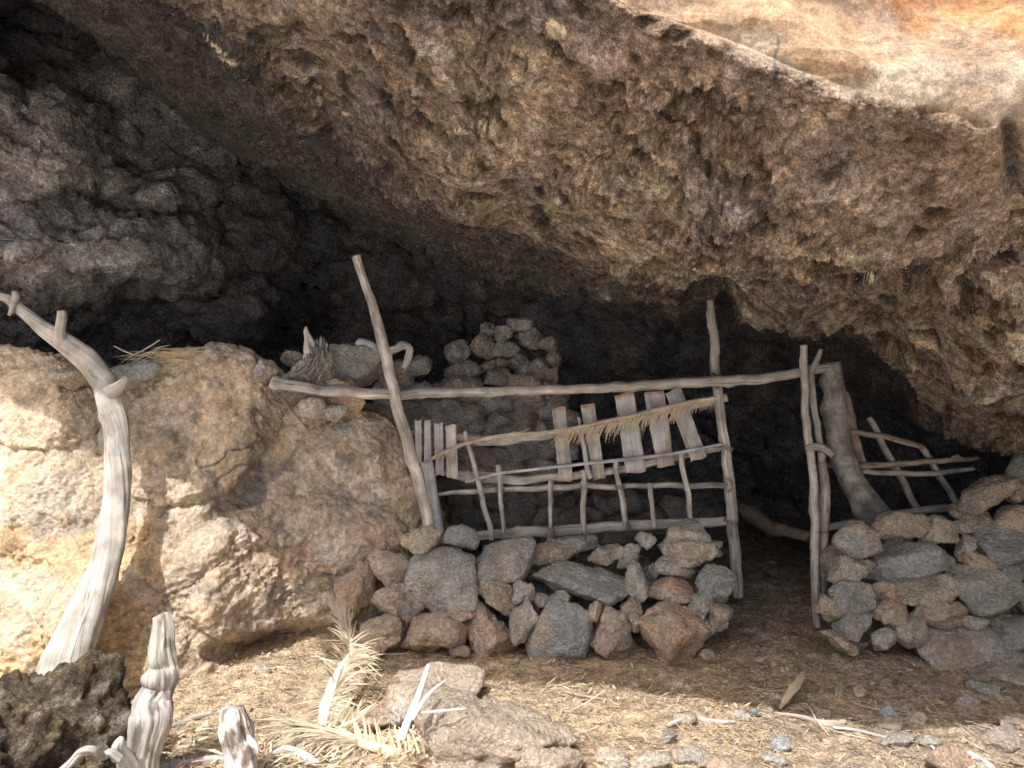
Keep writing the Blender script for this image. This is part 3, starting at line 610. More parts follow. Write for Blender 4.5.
# old dry stone wall inside the cave
GI = 'sooty stones of the old wall inside the cave'
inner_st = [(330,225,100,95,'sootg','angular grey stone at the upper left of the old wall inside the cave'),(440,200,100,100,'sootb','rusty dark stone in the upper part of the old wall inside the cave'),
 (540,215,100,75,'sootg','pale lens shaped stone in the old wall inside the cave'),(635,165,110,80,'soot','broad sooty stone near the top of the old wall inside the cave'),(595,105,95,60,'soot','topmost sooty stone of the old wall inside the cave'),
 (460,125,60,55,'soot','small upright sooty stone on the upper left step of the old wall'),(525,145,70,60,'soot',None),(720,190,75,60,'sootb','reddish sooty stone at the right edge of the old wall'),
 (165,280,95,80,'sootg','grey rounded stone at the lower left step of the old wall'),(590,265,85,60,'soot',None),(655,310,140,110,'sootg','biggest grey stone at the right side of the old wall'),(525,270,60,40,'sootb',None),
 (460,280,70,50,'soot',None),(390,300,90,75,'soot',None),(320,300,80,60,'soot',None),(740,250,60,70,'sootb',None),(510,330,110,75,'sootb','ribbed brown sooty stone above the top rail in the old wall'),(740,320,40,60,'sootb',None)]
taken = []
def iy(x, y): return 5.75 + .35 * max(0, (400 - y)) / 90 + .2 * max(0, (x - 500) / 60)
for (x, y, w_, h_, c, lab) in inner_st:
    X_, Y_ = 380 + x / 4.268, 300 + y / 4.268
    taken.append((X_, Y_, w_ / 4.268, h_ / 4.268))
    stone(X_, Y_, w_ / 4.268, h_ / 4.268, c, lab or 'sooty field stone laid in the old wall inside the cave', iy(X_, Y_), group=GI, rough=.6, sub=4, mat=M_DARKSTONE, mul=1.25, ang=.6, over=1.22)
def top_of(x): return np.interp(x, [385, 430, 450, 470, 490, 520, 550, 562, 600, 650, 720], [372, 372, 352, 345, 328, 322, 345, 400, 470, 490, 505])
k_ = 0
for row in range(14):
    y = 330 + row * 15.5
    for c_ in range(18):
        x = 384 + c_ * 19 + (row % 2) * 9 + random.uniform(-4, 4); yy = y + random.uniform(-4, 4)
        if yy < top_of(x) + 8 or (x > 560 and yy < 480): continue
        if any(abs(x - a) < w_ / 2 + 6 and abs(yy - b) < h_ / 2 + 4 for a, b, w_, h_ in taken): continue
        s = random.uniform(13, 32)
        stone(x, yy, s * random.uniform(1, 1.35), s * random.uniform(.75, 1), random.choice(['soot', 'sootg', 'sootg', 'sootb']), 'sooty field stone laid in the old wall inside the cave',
              iy(x, yy) + random.uniform(-.05, .08), group=GI, rough=.6, sub=3, mat=M_DARKSTONE, ang=.5, mul=random.uniform(.75, 1.2) * (1.5 if yy > 375 and yy < 480 else 1), depth=.3, over=1.3)  # middle band of stones coloured lighter to offset the shadow there
# foreground stones
def gstone(px, py, w_, h_, c, lab, group='loose stones on the ground before the walls', sink=.25, **kw):
    g = on_ground(px, py + h_ * .5 * (1 - sink)); kw.setdefault('name', 'stone')
    return stone(px, py, w_, h_, c, lab, max(g[1] - .02, 1.5), group=group, **kw)
gstone(438,686,90,42,'tan','flat topped tan stone with a grey broken end, lying on the earth hump',rough=.4,ang=.5,rot=0,c2='orange',mul=.8,depth=.22)
gstone(425,708,80,50,'brown','dark rough stone under the flat topped tan one',rough=.9,c2='grey')
gstone(492,738,165,88,'tan','broad low tan rock half buried in the earth hump',rough=.9,sub=5,c2='brown',sink=.35,mul=.68)
gstone(548,760,70,40,'tan','small low tan rock at the right foot of the earth hump',rough=.9,c2='brown')
gstone(378,722,44,30,'orange','reddish stone between the palm frond and the earth hump',rough=.6)
gstone(742,716,16,11,'pale','small pale pebble beside a dark one on the path')
gstone(755,713,12,10,'blue','small dark pebble beside the pale one on the path')
gstone(780,745,20,14,'blue','grey stone on the path near the curled bark')
for i, (x, y, w_, h_, c, lab) in enumerate([
    (612,756,34,20,'tan','tan stone in the row along the front edge, first from the frond side'),(650,762,40,22,'pale','pale stone in the front row next to the tan one'),(690,757,36,18,'tan','tan lumpy stone in the front row'),
    (722,765,50,18,'orange','orange tan stone in the front row'),(775,760,24,12,'lichen','small lichen stone in the front row'),(948,760,44,30,'rust','reddish brown stone at the front right'),
    (888,712,20,16,'blue','blue grey stone on the ground before the largest boulder'),(918,718,18,14,'pale','pale stone on the ground before the largest boulder'),(860,692,14,11,'pale','tiny pale stone near the fallen leaf'),
    (1000,742,46,24,'tan','tan flat stone near the right corner'),(898,742,40,14,'grey','flat grey stone in the straw on the right'),(965,700,26,16,'tan','tan stone at the foot of the right wall'),(985,688,30,16,'grey','grey stone at the foot of the right wall'),
    (670,738,18,12,'grey','small grey stone in the sunlit straw'),(636,684,10,7,'pale','tiny pale stone below the square block'),(262,668,18,9,'pale','white flat stone in the sunlit straw'),
    (858,645,18,10,'lichen','little stone at the corner of the right wall'),(1012,722,30,18,'brown','brown stone near the right corner'),(930,742,22,14,'pale','pale angular stone beside the reddish brown one')]):
    gstone(x, y, w_, h_, c, lab, rough=.6, ang=.6)
# dark boulder in the lower left corner
_seed[0] += 3
pb, fb, qb, vb = stone_shape(777, 6, .35, .9, (.74, .75, .92), 18)
pb = pb + vb * (fbm(pb * 5, 4, 71)[:, None] * .09 + (.4 - worley(pb * 13, 72)[0])[:, None] * .012 + fbm(pb * 22, 4, 73, gain=.65)[:, None] * .016)
cb = mixc(np.tile([.042, .033, .020], (len(pb), 1)), [.080, .060, .034], sstep(-.05, .2, fbm(pb * 7, 4, 74))); cb = mixc(cb, [.16, .14, .10], sstep(.15, .3, fbm(pb * 12, 3, 75)) * .7)
bo = mk_mesh('boulder', pb, fb, M_CAVE, cols=cb, loc=(-1.84, 2.72, -.03))
tag(bo, 'dark olive brown mossy boulder in the lower left corner', 'boulder')
# ================================================================== poles, slats, branches
def cr_curve(pts, n):
    pts = np.asarray(pts, float)
    if len(pts) == 2: return pts[0] + (pts[1] - pts[0]) * np.linspace(0, 1, n)[:, None]
    seg = np.linalg.norm(np.diff(pts[:, :3], axis=0), axis=1); t = np.concatenate([[0], np.cumsum(seg)]); u = np.interp(np.linspace(0, t[-1], n), t, range(len(pts)))
    return cr_matrix(len(pts), u) @ pts
def tube_geo(pts, nseg=14, step=.02, rough=.12, seed=0, knots=0, flat=1.0, wob=.007, ends=True, twist=0, fiber=0):
    """pts (x,y,z,r) -> verts, faces, uvs"""
    pts = np.asarray(pts, float); L_ = np.linalg.norm(np.diff(pts[:, :3], axis=0), axis=1).sum(); n = max(4, int(L_ / step))
    c = cr_curve(pts, n); cen = c[:, :3].copy(); rad = np.maximum(c[:, 3], .0005)
    s = np.linspace(0, L_, n); sv = np.stack([s * 6, s * 0 + seed, s * 0], 1)
    cen += np.stack([perlin(sv, 1), perlin(sv + 9, 2), perlin(sv + 20, 3)], 1) * wob * 2
    tan = np.gradient(cen, axis=0); tan /= np.linalg.norm(tan, axis=1)[:, None]
    up = np.array([0, 1, 0]) if abs(tan[:, 1].mean()) < .8 else np.array([0, 0, 1])
    a = np.cross(tan, up); a /= np.linalg.norm(a, axis=1)[:, None]; b_ = np.cross(a, tan)
    th = np.linspace(0, 2 * np.pi, nseg, endpoint=False)
    TH, S_ = np.meshgrid(th, s); q = np.stack([np.cos(TH) * 1.1 + seed, np.sin(TH) * 1.1, S_ * 3.0], -1).reshape(-1, 3)
    nz = 1 + rough * 1.6 * fbm(q, 3, 5 + seed % 7).reshape(TH.shape) + rough * .8 * perlin(np.stack([np.cos(TH) * 3.5, np.sin(TH) * 3.5, S_ * 2.0 + seed], -1).reshape(-1, 3), 8).reshape(TH.shape)
    if fiber: nz = nz + fiber * fbm(np.stack([np.cos(TH + twist * S_ * .3) * 5.5 + seed, np.sin(TH + twist * S_ * .3) * 5.5, S_ * 5.0], -1).reshape(-1, 3), 5, 61, gain=.62, ridged=True).reshape(TH.shape)
    r = random.Random(seed)
    for k in range(knots):
        sk = r.uniform(.05, .95) * L_; tk = r.uniform(0, 6.28); rr = float(np.interp(sk, s, rad))
        nz += .45 * np.exp(-((S_ - sk) / (rr * .8)) ** 2 - (np.angle(np.exp(1j * (TH - tk))) / .6) ** 2)
    R2 = rad[:, None] * nz
    TT = TH + twist * S_
    v = cen[:, None, :] + a[:, None, :] * (R2 * np.cos(TT))[..., None] + b_[:, None, :] * (R2 * flat * np.sin(TT))[..., None]
    v = v.reshape(-1, 3); n_ = n
    i = np.arange(n_ * nseg).reshape(n_, nseg); j = np.roll(i, -1, 1)
    f = [list(map(int, q_)) for q_ in np.stack([i[:-1], j[:-1], j[1:], i[1:]], -1).reshape(-1, 4)]
    uv = np.stack([TH * rad[:, None].mean() * 0 + np.abs(((TH / np.pi) % 2) - 1) * np.pi * max(float(rad.mean()), .004), S_], -1).reshape(-1, 2)
    if ends:
        e = np.array([cen[0] - tan[0] * rad[0] * .15, cen[-1] + tan[-1] * rad[-1] * .15]); v = np.concatenate([v, e]); k0 = n_ * nseg
        uv = np.concatenate([uv, [[0, 0], [0, L_]]])
        f += [[k0, int(j[0, q_]), int(i[0, q_])] for q_ in range(nseg)] + [[k0 + 1, int(i[-1, q_]), int(j[-1, q_])] for q_ in range(nseg)]
    return v, f, uv
_ts = [0]
WC = dict(grey=(.46,.42,.36), pale=(.55,.50,.42), white=(.66,.62,.55), brown=(.34,.27,.20), dark=(.20,.165,.13), tan=(.48,.38,.27), silver=(.50,.49,.47), trunk=(.33,.295,.25))
def pole(name, pp, Y, color, parent=None, origin=None, mat=None, cols=None, **kw):
    """pp: [(px,py,width_px[,Y])]; Y distance"""
    _ts[0] += 1; kw.setdefault('seed', _ts[0] * 3)
    pts = []
    for q in pp:
        y = q[3] if len(q) > 3 else Y
        pts.append([*P(q[0], q[1], y), q[2] * .5 * y / F])
    v, f, uv = tube_geo(pts, **kw)
    base = np.array(WC[color], float)
    c = np.tile(base, (len(v), 1)) * (1 + .35 * fbm(v * 5 + kw['seed'], 3, 3))[:, None]
    if cols: c = cols(v, c)
    o0 = np.array(origin if origin is not None else ([*parent.location] if parent is not None else v[np.argmin(v[:, 2])]))
    return mk_mesh(name, v - o0, f, mat or M_WOOD, parent=parent, cols=np.clip(c, .01, .95), uvs=uv, loc=None if parent is not None else tuple(o0))
def slat(name, t, b, w_, Y, color, parent, thick=.018, seed=0, rusty=False, Yb=None, taper=1.0, lean=0):
    """flat board from t=(px,py) to b=(px,py), w_ px wide"""
    r = np.random.default_rng(seed + 500); k = Y / F; T = P(*t, Y); B = P(*b, Yb or Y); L_ = np.linalg.norm(B - T); W = w_ * k
    d = (B - T) / L_; side = np.cross(d, [0, 1, 0]); side /= np.linalg.norm(side); nr = np.cross(side, d)
    nu_, nv_ = 9, max(8, int(L_ / .012)); vs2 = []; uv = []
    for face in (0, 1):
        for i in range(nv_):
            s = i / (nv_ - 1)
            for j in range(nu_):
                x = (-.5, -.47, -.36, -.18, 0, .18, .36, .47, .5)[j]
                endj = (.004 * math.sin(j * .9 + seed) + .0025 * math.sin(j * 5.3 + seed * 2)) * (1 if i in (0, nv_ - 1) else 0)
                edge = 1 - .8 * (abs(x) * 2) ** 10
                ww = W * (1 + (taper - 1) * s) * (1 + .03 * math.sin(s * 5 + seed) + .008 * math.sin(s * 23 + seed * 3) * (abs(x) > .4))
                th_ = thick * .5 * (edge if 0 < i < nv_ - 1 else .6)
                warp = .004 * math.sin(s * 3 + seed) + .012 * lean * (x) * (s - .5)
                g = 0
                pnt = T + d * (s * L_ + endj * (1 if i else -1)) + side * (x * ww) + nr * ((1 if face == 0 else -1) * (th_ + g) + warp)
                vs2.append(pnt); uv.append((x * W + seed * .13, s * L_))
    f = []; id_ = lambda a, i, j: a * nu_ * nv_ + i * nu_ + j
    for i in range(nv_ - 1):
        for j in range(nu_ - 1):
            f.append([id_(0, i, j), id_(0, i, j + 1), id_(0, i + 1, j + 1), id_(0, i + 1, j)]); f.append([id_(1, i, j), id_(1, i + 1, j), id_(1, i + 1, j + 1), id_(1, i, j + 1)])
        f.append([id_(0, i, 0), id_(0, i + 1, 0), id_(1, i + 1, 0), id_(1, i, 0)]); f.append([id_(0, i, nu_ - 1), id_(1, i, nu_ - 1), id_(1, i + 1, nu_ - 1), id_(0, i + 1, nu_ - 1)])
    for j in range(nu_ - 1):
        f.append([id_(0, 0, j), id_(1, 0, j), id_(1, 0, j + 1), id_(0, 0, j + 1)]); f.append([id_(0, nv_ - 1, j), id_(0, nv_ - 1, j + 1), id_(1, nv_ - 1, j + 1), id_(1, nv_ - 1, j)])
    v = np.array(vs2); s_ = (v - T) @ d / L_
    c = np.tile(WC[color], (len(v), 1)) * (1 + .3 * fbm(v * 6 + seed, 3, 5))[:, None]
    c = mixc(c, [.30, .22, .15], sstep(.1, .3, fbm(v * np.array([20, 20, 5]) + seed, 2, 6)) * .7)
    if rusty: c = mixc(c, [.36, .20, .11], sstep(.06, .02, s_ + .05 * fbm(v * 30, 2, 7)) * .9); c = mixc(c, [.33, .17, .09], sstep(.93, .99, s_ + .05 * fbm(v * 30, 2, 8)) * .6)
    return mk_mesh(name, v - np.array(parent.location), f, M_SLAT, parent=parent, cols=c, uvs=np.array(uv), smooth=False)

YF = 4.72
fence = thing('stick_fence', 'rickety fence of weathered sticks, rails and grey slats behind the low stone wall', 'fence', P(430, 535, YF))
pole('top_rail', [(271,382,11,4.30),(274,383,15,4.30),(279,383,12,4.31),(290,385,11,4.33),(310,388.5,10.5,4.36),(340,392.5,10.5,4.42),(385,394,10,4.5),(410,393.5,10,4.58),(433,393,10),(520,391,9.5),(600,388,9.5),(625,387,10),(716,381,10.5),(760,378.5,10),(800,372,9.5),(835,366.5,9.5)],
     YF - .08, 'grey', fence, knots=7, rough=.12, cols=lambda v, c: mixc(mixc(c, [.22,.19,.17], sstep(.02,.2,fbm(v*np.array([7,7,20]),3,4))*sstep(-.4,-1.2,v[:,0])*.8), [.56,.47,.36], sstep(.1,.3,fbm(v*4,2,14))*.6))
pole('post', [(356,256,9),(363,279,9),(374,311,10),(384,350,11),(393,386,11),(406,439,12),(415,468,12.5),(423,495,12),(431,540,12)], YF - .24, 'pale', fence, knots=7, rough=.15, flat=.8,
     cols=lambda v, c: mixc(mixc(c, [.27,.205,.15], sstep(.0,.2,fbm(v*np.array([40,40,4]),2,4))*.7), [.50,.44,.34], sstep(1.6,1.2,v[:,2])*.4))
pole('post', [(710,300,6.5),(712,318,8),(714,345,9),(718,395,9.5),(725,448,10),(731,501,11),(735,555,11),(738,597,10)], YF + .03, 'grey', fence, knots=6, rough=.14)
pole('rail', [(404,432,6),(425,434,6),(450,436,8),(480,441,9),(510,440.5,9),(551,435,8),(566,431,7)], YF + .04, 'pale', fence, knots=2, rough=.22)
pole('rail', [(562,434,6),(585,428,8),(620,420,8),(660,412,8),(700,404,8),(727,397,8)], YF + .05, 'pale', fence, knots=2, rough=.2)
pole('rail', [(402,466,5),(440,471,8),(463,475,10),(490,478,10),(519,479.5,9),(560,477,8),(611,471,8),(660,461,7.5),(700,451,7.5),(723,446,9)], YF + .05, 'pale', fence, knots=3, rough=.22)
pole('rail', [(437,494.5,4),(475,491,5.5),(516,489,5.5),(576,487,6),(640,486,5.5),(690,485.5,5.5),(728,485,6)], YF + .04, 'grey', fence, knots=3)
pole('rail', [(462,537,9),(500,534,10),(551,531,11),(600,528,11),(646,525,10.5),(700,523,10),(729,521,9)], YF + .06, 'grey', fence, knots=2, rough=.1, flat=.6)
pole('rail', [(465,482.5,2),(485,477,3),(505,472.5,3.4),(583,464,3.6),(664,455,3.6),(722,444,3)], YF - .03, 'silver', fence, knots=0, wob=.002)
for i, (a, m, b) in enumerate([((465,431,4.5),(479,485,5.5),(492,540,5.5)), ((498,465,5),(501,500,4.5),(504,531,4.5)), ((551,481,5.5),(550.5,510,4.5),(550,541,5)), ((583,470,5),(583.5,502,5.5),(583.5,534,5.5)),
        ((616,461,5.5),(621,495,5.5),(627,530,5.5)), ((649,483,5),(652,506,4.5),(654,529,4.5)), ((680.5,452,5),(686,486,5.5),(691,521,5.5)), ((578.6,417,3),(584,448,5),(590,479,5.5))]):
    pole('upright', [a, m, b], YF - .02 - .012 * (i % 2), ('grey','pale','grey','pale','pale','grey','pale','silver')[i], fence, knots=3, rough=.18)
for i, (t, b, w_, c, ru, tp) in enumerate([((418,420),(419.2,474),6.6,'grey',0,1.05), ((427.5,420.5),(427.8,468),6.8,'silver',0,1.1), ((438.2,423),(439.8,475.5),9.0,'silver',0,1), ((451,425),(452.5,478),11,'pale',0,1.04),
        ((427,462),(437.5,536),11,'silver',0,1.25), ((558.6,407.5),(566,481),14,'grey',1,1), ((587.4,404),(599.5,479),14,'pale',1,.9), ((624.3,393.5),(635.8,472.5),20,'silver',1,1.0), ((653.9,391.5),(666,466.5),20,'silver',1,.9), ((673,390),(699,459),17,'silver',0,.95)]):
    s_ = slat('slat', t, b, w_, YF - .055 if i in (4,) else YF - .02 + .03 * (i > 4) - .0 * i, c, fence, seed=i * 3 + 1, rusty=bool(ru), taper=tp)
    if ru: s_['label'] = 'grey slat with a rusty orange top end'

def tie(parent, x, y, Y, r_, ax=(1, 0, 0), n=3, color=(.30,.25,.18), loose=True):
    """a few turns of cord round a crossing, with loose ends"""
    c0 = P(x, y, Y); ax = np.array(ax, float); ax /= np.linalg.norm(ax); u = np.cross(ax, [0, 1, 0]); u /= np.linalg.norm(u); w_ = np.cross(ax, u); pts = []
    for k in range(n * 12):
        a_ = k / 12 * 2 * math.pi; rr = r_ * (1 + .08 * math.sin(k * 1.7))
        pts.append([*(c0 + u * rr * math.cos(a_) + w_ * rr * math.sin(a_) + ax * (.004 * k / 12 * 1.6 - .004 * n + .002 * math.sin(k))), .0026])
    if loose: e = pts[-1]; pts += [[e[0] + .012, e[1] - .02, e[2] - .02, .002], [e[0] + .02, e[1] - .025, e[2] - .055, .0014]]
    v, f, uv = tube_geo(pts, nseg=6, step=.006, rough=.1, wob=.001); return mk_mesh('cord_tie', v - np.array(parent.location), f, M_WOOD, parent=parent, cols=np.tile(color, (len(v), 1)), uvs=uv)
for (x, y, r_, ax) in ((396,392,.050,(1,0,.2)), (716,381,.048,(1,0,.25)), (726,447,.042,(.3,0,1)), (729,485,.040,(1,0,0)), (731,521,.044,(.3,0,1)), (470,476,.034,(1,0,.3)), (500,490,.028,(.1,0,1)), (583,487,.028,(1,0,0)), (620,486,.028,(.1,0,1)), (686,486,.028,(1,0,0)), (404,432,.045,(.3,0,1)), (413,467,.045,(1,0,.2)), (627,526,.038,(1,0,0)), (551,532,.038,(1,0,0)), (566,436,.034,(.1,0,1))):
    tie(fence, x, y, YF - .01, r_, ax, n=random.choice([2, 3, 4]), color=random.choice([(.30,.25,.18), (.20,.16,.12), (.42,.38,.30)]))
# ------------------------------------------------------------------ ribbons (leaflets, straw)
class Rib:
    def __init__(s): s.v = []; s.f = []; s.c = []
    def blade(s, p0, d, L_, w_, bend, color, n=5, fold=.35):
        d = np.asarray(d, float); d /= np.linalg.norm(d); p = np.array(p0, float); side = np.cross(d, [.2, -1, .3]); side /= np.linalg.norm(side); nr = np.cross(side, d)
        b = len(s.v)
        for i in range(n + 1):
            t = i / n; ww = w_ * (1 - t ** 2.2) * (.55 + .45 * min(1, t * 5)) + .0004
            s.v += [p - side * ww, p + nr * ww * fold, p + side * ww]; s.c += [color] * 3
            d = d + np.asarray(bend) * (1.0 / n); d /= np.linalg.norm(d); p = p + d * L_ / n
        for i in range(n):
            k = b + i * 3; s.f += [[k, k + 1, k + 4, k + 3], [k + 1, k + 2, k + 5, k + 4]]
    def build(s, name, parent=None, mat=None, origin=None):
        v = np.array(s.v); o0 = np.array([*parent.location]) if parent is not None else np.array(origin if origin is not None else v[np.argmin(v[:, 2])])
        return mk_mesh(name, v - o0, s.f, mat or M_STRAW, parent=parent, cols=np.array(s.c), loc=None if parent is not None else tuple(o0))
R_ = np.random.default_rng(5)
def vec2(ang, dep=0.):       # image-plane angle in degrees, 0 = right, 90 = up
    a = math.radians(ang); return np.array([math.cos(a), dep, math.sin(a)])
def pal(lo=.8, hi=1.15, base=(.56,.47,.33)): return tuple(np.array(base) * R_.uniform(lo, hi))
# dry palm frond hanging over the fence rails
fr = thing('palm_frond', 'dry shredded palm frond laid along the upper rail of the stick fence', 'palm frond', P(424, 462, YF - .12))
stem = [(424,462,2.5),(440,454,3.5),(467,443,4),(505,435.5,4.5),(551,432,4.5),(583,427,5),(646,413,6),(695,402,6),(717,398.5,5)]
pole('frond_stem', stem, YF - .09, 'tan', fr, rough=.1, wob=.002, cols=lambda v, c: c * 1.1)
lf = Rib()
cs_ = cr_curve([[*P(a, b, YF - .10)] for a, b, _ in stem], 120)
for i in range(4, 118):
    x = i / 120
    dens = 1 if x < .48 else 5
    for k in range(dens):
        if x < .48: L_ = R_.uniform(.02, .07); an = R_.choice([R_.uniform(190, 240), R_.uniform(-10, 60)])
        elif x > .9: L_ = R_.uniform(.03, .08); an = R_.uniform(215, 260)
        else: L_ = R_.uniform(.07, .15); an = R_.uniform(205, 262)
        lf.blade(cs_[i] + R_.normal(size=3) * .004, vec2(an, R_.uniform(-.4, .3)), L_, R_.uniform(.0014, .0028), (0, 0, -.5), pal(.65, 1.15, (.60,.53,.40)), n=3)
lf.build('leaflets', fr)

# ------------------------------------------------------------------ doorway poles, trunk, hurdle on the right
dp = pole('gate_pole', [(803.6,345,7),(804.7,396,7.5),(806,420,8),(809.6,447.7,8),(813.7,485,8),(815,535,8.5),(815,591,8),(817.6,627,7)], 4.52, 'pale', knots=8, rough=.2)
tag(dp, 'pale straight pole standing left in the pair beside the doorway', 'pole')
dp = pole('gate_pole', [(821,349,4),(816,361,5.5),(811,374,6.5),(812,392,6),(814.6,409,6.5),(818,432,6),(821,453,7),(825,485,10),(824.5,520,10),(823,560,9),(822,606,8)], 4.56, 'grey', knots=6, rough=.2)
tag(dp, 'crooked grey pole standing right in the pair beside the doorway', 'pole')
b_ = pole('tie_stick', [(806,448.5,6),(815,447,7.5),(823,448,7),(833,455,6)], 4.50, 'grey', knots=1, rough=.25)
tag(b_, 'short bent stick tied across the two doorway poles', 'stick')
for i, (yy, xx) in enumerate(((462, 815), (531, 818), (564, 819))):
    pts = []
    cxy = P(xx, yy, 4.54)
    for k in range(13):
        a = k / 12 * 2 * math.pi; pts.append([cxy[0] + .056 * math.cos(a), cxy[1] + .045 * math.sin(a), cxy[2] + .008 * math.sin(a * 2) + .01 * math.cos(a), .0022])
    v, f, uv = tube_geo(pts, nseg=6, step=.01, rough=.05, wob=0); o = mk_mesh('wire_tie', v - cxy, f, M_WOOD, cols=np.tile([.10, .07, .05], (len(v), 1)), uvs=uv, loc=tuple(cxy))
    tag(o, ['rusty wire tie', 'dark wire tie', 'thin brown wire tie'][i] + [' round the doorway poles just below the tie stick', ' round the doorway poles at mid height', ' round the doorway poles near the ground'][i], 'wire', 'wire ties round the doorway poles')
WC['trunk'] = (.27,.25,.225)
tr = pole('leaning_trunk', [(831,362,17.6),(834,385,18.5),(834.5,405,19.4),(836,425,21.1),(840,447,22.9),(848,470,24.6),(860,492,26.4),(872,508,27.3),(881,522,28.2)], 4.66, 'trunk', knots=5, rough=.16, nseg=28, step=.01, mat=M_BARK, fiber=.08)
tag(tr, 'thick grey brown trunk leaning under the overhang right of the doorway', 'tree trunk')
hu = thing('stick_hurdle', 'small hurdle of dark sticks in the gap between trunk and overhang', 'hurdle', P(900, 512, 4.85))
for pp, c in (([(844,392,8),(852,425,8.5),(863,470,8)], 'brown'), ([(868.5,417.5,6),(893,463,6.5),(919,512,6.5)], 'grey'), ([(922,447,6),(941,478,6.5),(961,508,6.5)], 'grey')):
    pole('upright', pp, 4.86, c, hu, knots=3, rough=.15)
for pp, c in (([(850,431.5,5),(885,437,5.5),(922,447,5.5)], 'brown'), ([(826,465,5),(861,466,6),(900,464,5.5),(935,461,5.5),(977,458.5,4)], 'brown'), ([(862,471.5,5),(919,474,5.5),(955,471,5),(974,468.5,4)], 'grey'), ([(826,528,7),(859,521.6,8),(906,513,8),(960,505.5,8)], 'grey')):
    pole('rail', pp, 4.82, c, hu, knots=3, rough=.18)
pole('twig', [(950,460,3),(958,456,2.5),(965,461,2)], 4.8, 'pale', hu)
# fallen dark log in the doorway
lg = pole('fallen_log', [(743,509,13,6.1),(757,519,15,5.9),(775,529,13,5.7),(792,533,12,5.5),(809,537,11,5.3)], 5.7, 'brown', knots=3, rough=.2, mat=M_DRIFT, nseg=18)
tag(lg, 'dark fallen log lying across the floor behind the doorway', 'log')

# ------------------------------------------------------------------ dead trunk leaning on the ledge
dt = thing('dead_tree_trunk', 'bleached curved dead trunk leaning against the sunlit ledge', 'tree trunk', P(60, 690, 3.45))
def dcol(v, c):
    hx = v[:, 2]
    c = mixc(c, [.42,.35,.265], sstep(.05,.25,fbm(v*np.array([18,18,3]),3,4))*.7)
    return mixc(c, [.52,.47,.38], sstep(1.2,.5,hx)*.5)
pole('trunk', [(-2,296,7,4.05),(8,299,9,4.05),(15,304,11,4.05),(28,316,12,4.05),(43,328,15,4.05),(57,338,19,4.05),(71,348,22,4.05),(85,360,24,4.05),(97,373,24,4.05),(106,387,25,4.0),(112,405,25,3.98),(116,429,24,3.95),(117.5,465,25,3.9),(117,500,26,3.86),(113,530,28,3.8),(106,560,30,3.72),(95,592,33,3.65),(83,620,38,3.58),(72,646,43,3.5),(64,666,47,3.45),(58,690,52,3.4)],
     4, 'grey', dt, mat=M_DRIFT, nseg=64, step=.008, rough=.12, knots=4, flat=.75, twist=1.5, wob=.004, fiber=.07, cols=dcol)
pole('branch_stub', [(61,342,14,4.03),(60,330,10,4.0),(62,318,9.5,4.0),(62,311,9,4.0)], 4, 'pale', dt, mat=M_DRIFT, rough=.1, wob=0)
pole('branch_stub', [(112,392,18,3.97),(120,385,10,3.95),(127,377,5,3.94)], 4, 'pale', dt, mat=M_DRIFT, rough=.2, wob=0)
pole('branch_stub', [(15,304,9,4.04),(12,310,6,4.02),(9,315,3,4.0)], 4, 'grey', dt, mat=M_DRIFT, rough=.3, wob=0)
pole('branch_stub', [(14,302,9,4.04),(16,296,7,4.02),(15,293,6,4.0)], 4, 'grey', dt, mat=M_DRIFT, rough=.3, wob=0)
# gnarled stump in front
st = thing('gnarled_stump', 'bleached gnarled stump with a flat cut top standing in front', 'stump', P(140, 768, 2.85))
pole('trunk', [(161,615,18.5,2.98),(162,630,20.2,2.97),(162,650,22.7,2.95),(161,668,24.4,2.94),(160,679,27.7,2.92),(158,689,25.2,2.92),(153,703,33.6,2.9),(152,720,35.3,2.88),(148,738,30.2,2.86),(140,758,31.9,2.84),(132,782,37.0,2.82)], 2.9, 'pale', st, mat=M_DRIFT, nseg=72, step=.005, rough=.24, knots=8, flat=.8, twist=1.0, wob=.01, fiber=.22,
     cols=lambda v, c: mixc(mixc(c * .72, [.14,.115,.095], sstep(.05,.25,fbm(v*np.array([26,26,9]),4,4))*.85), [.50,.35,.2], sstep(.12,.3,fbm(v*9,2,9))*.5))
pole('root', [(133,778,18,2.8),(124,758,14,2.75),(119,745,10,2.72),(121,737,5,2.72)], 2.8, 'white', st, mat=M_DRIFT, nseg=30, step=.006, rough=.5, knots=6)
pole('root', [(120,760,8,2.7),(110,753,7,2.68),(100,757,6,2.66),(90,751,8,2.62),(80,753,7,2.6),(72,762,6,2.57),(62,772,8,2.55)], 2.6, 'pale', st, mat=M_DRIFT, nseg=28, step=.005, rough=.5, knots=8, fiber=.3, wob=.01)
s2 = pole('broken_stump', [(233,708,20,2.9),(234,722,26,2.9),(236,740,26,2.88),(240,758,28,2.86),(243,785,32,2.84)], 2.9, 'white', mat=M_DRIFT, nseg=72, step=.004, rough=.40, knots=8, twist=1, fiber=.34,
     cols=lambda v, c: mixc(c, [.22,.15,.10], sstep(.02,.2,fbm(v*np.array([26,26,12]),3,4))*.9))
tag(s2, 'small splintered white and brown stump between the gnarled stump and the frond', 'stump')
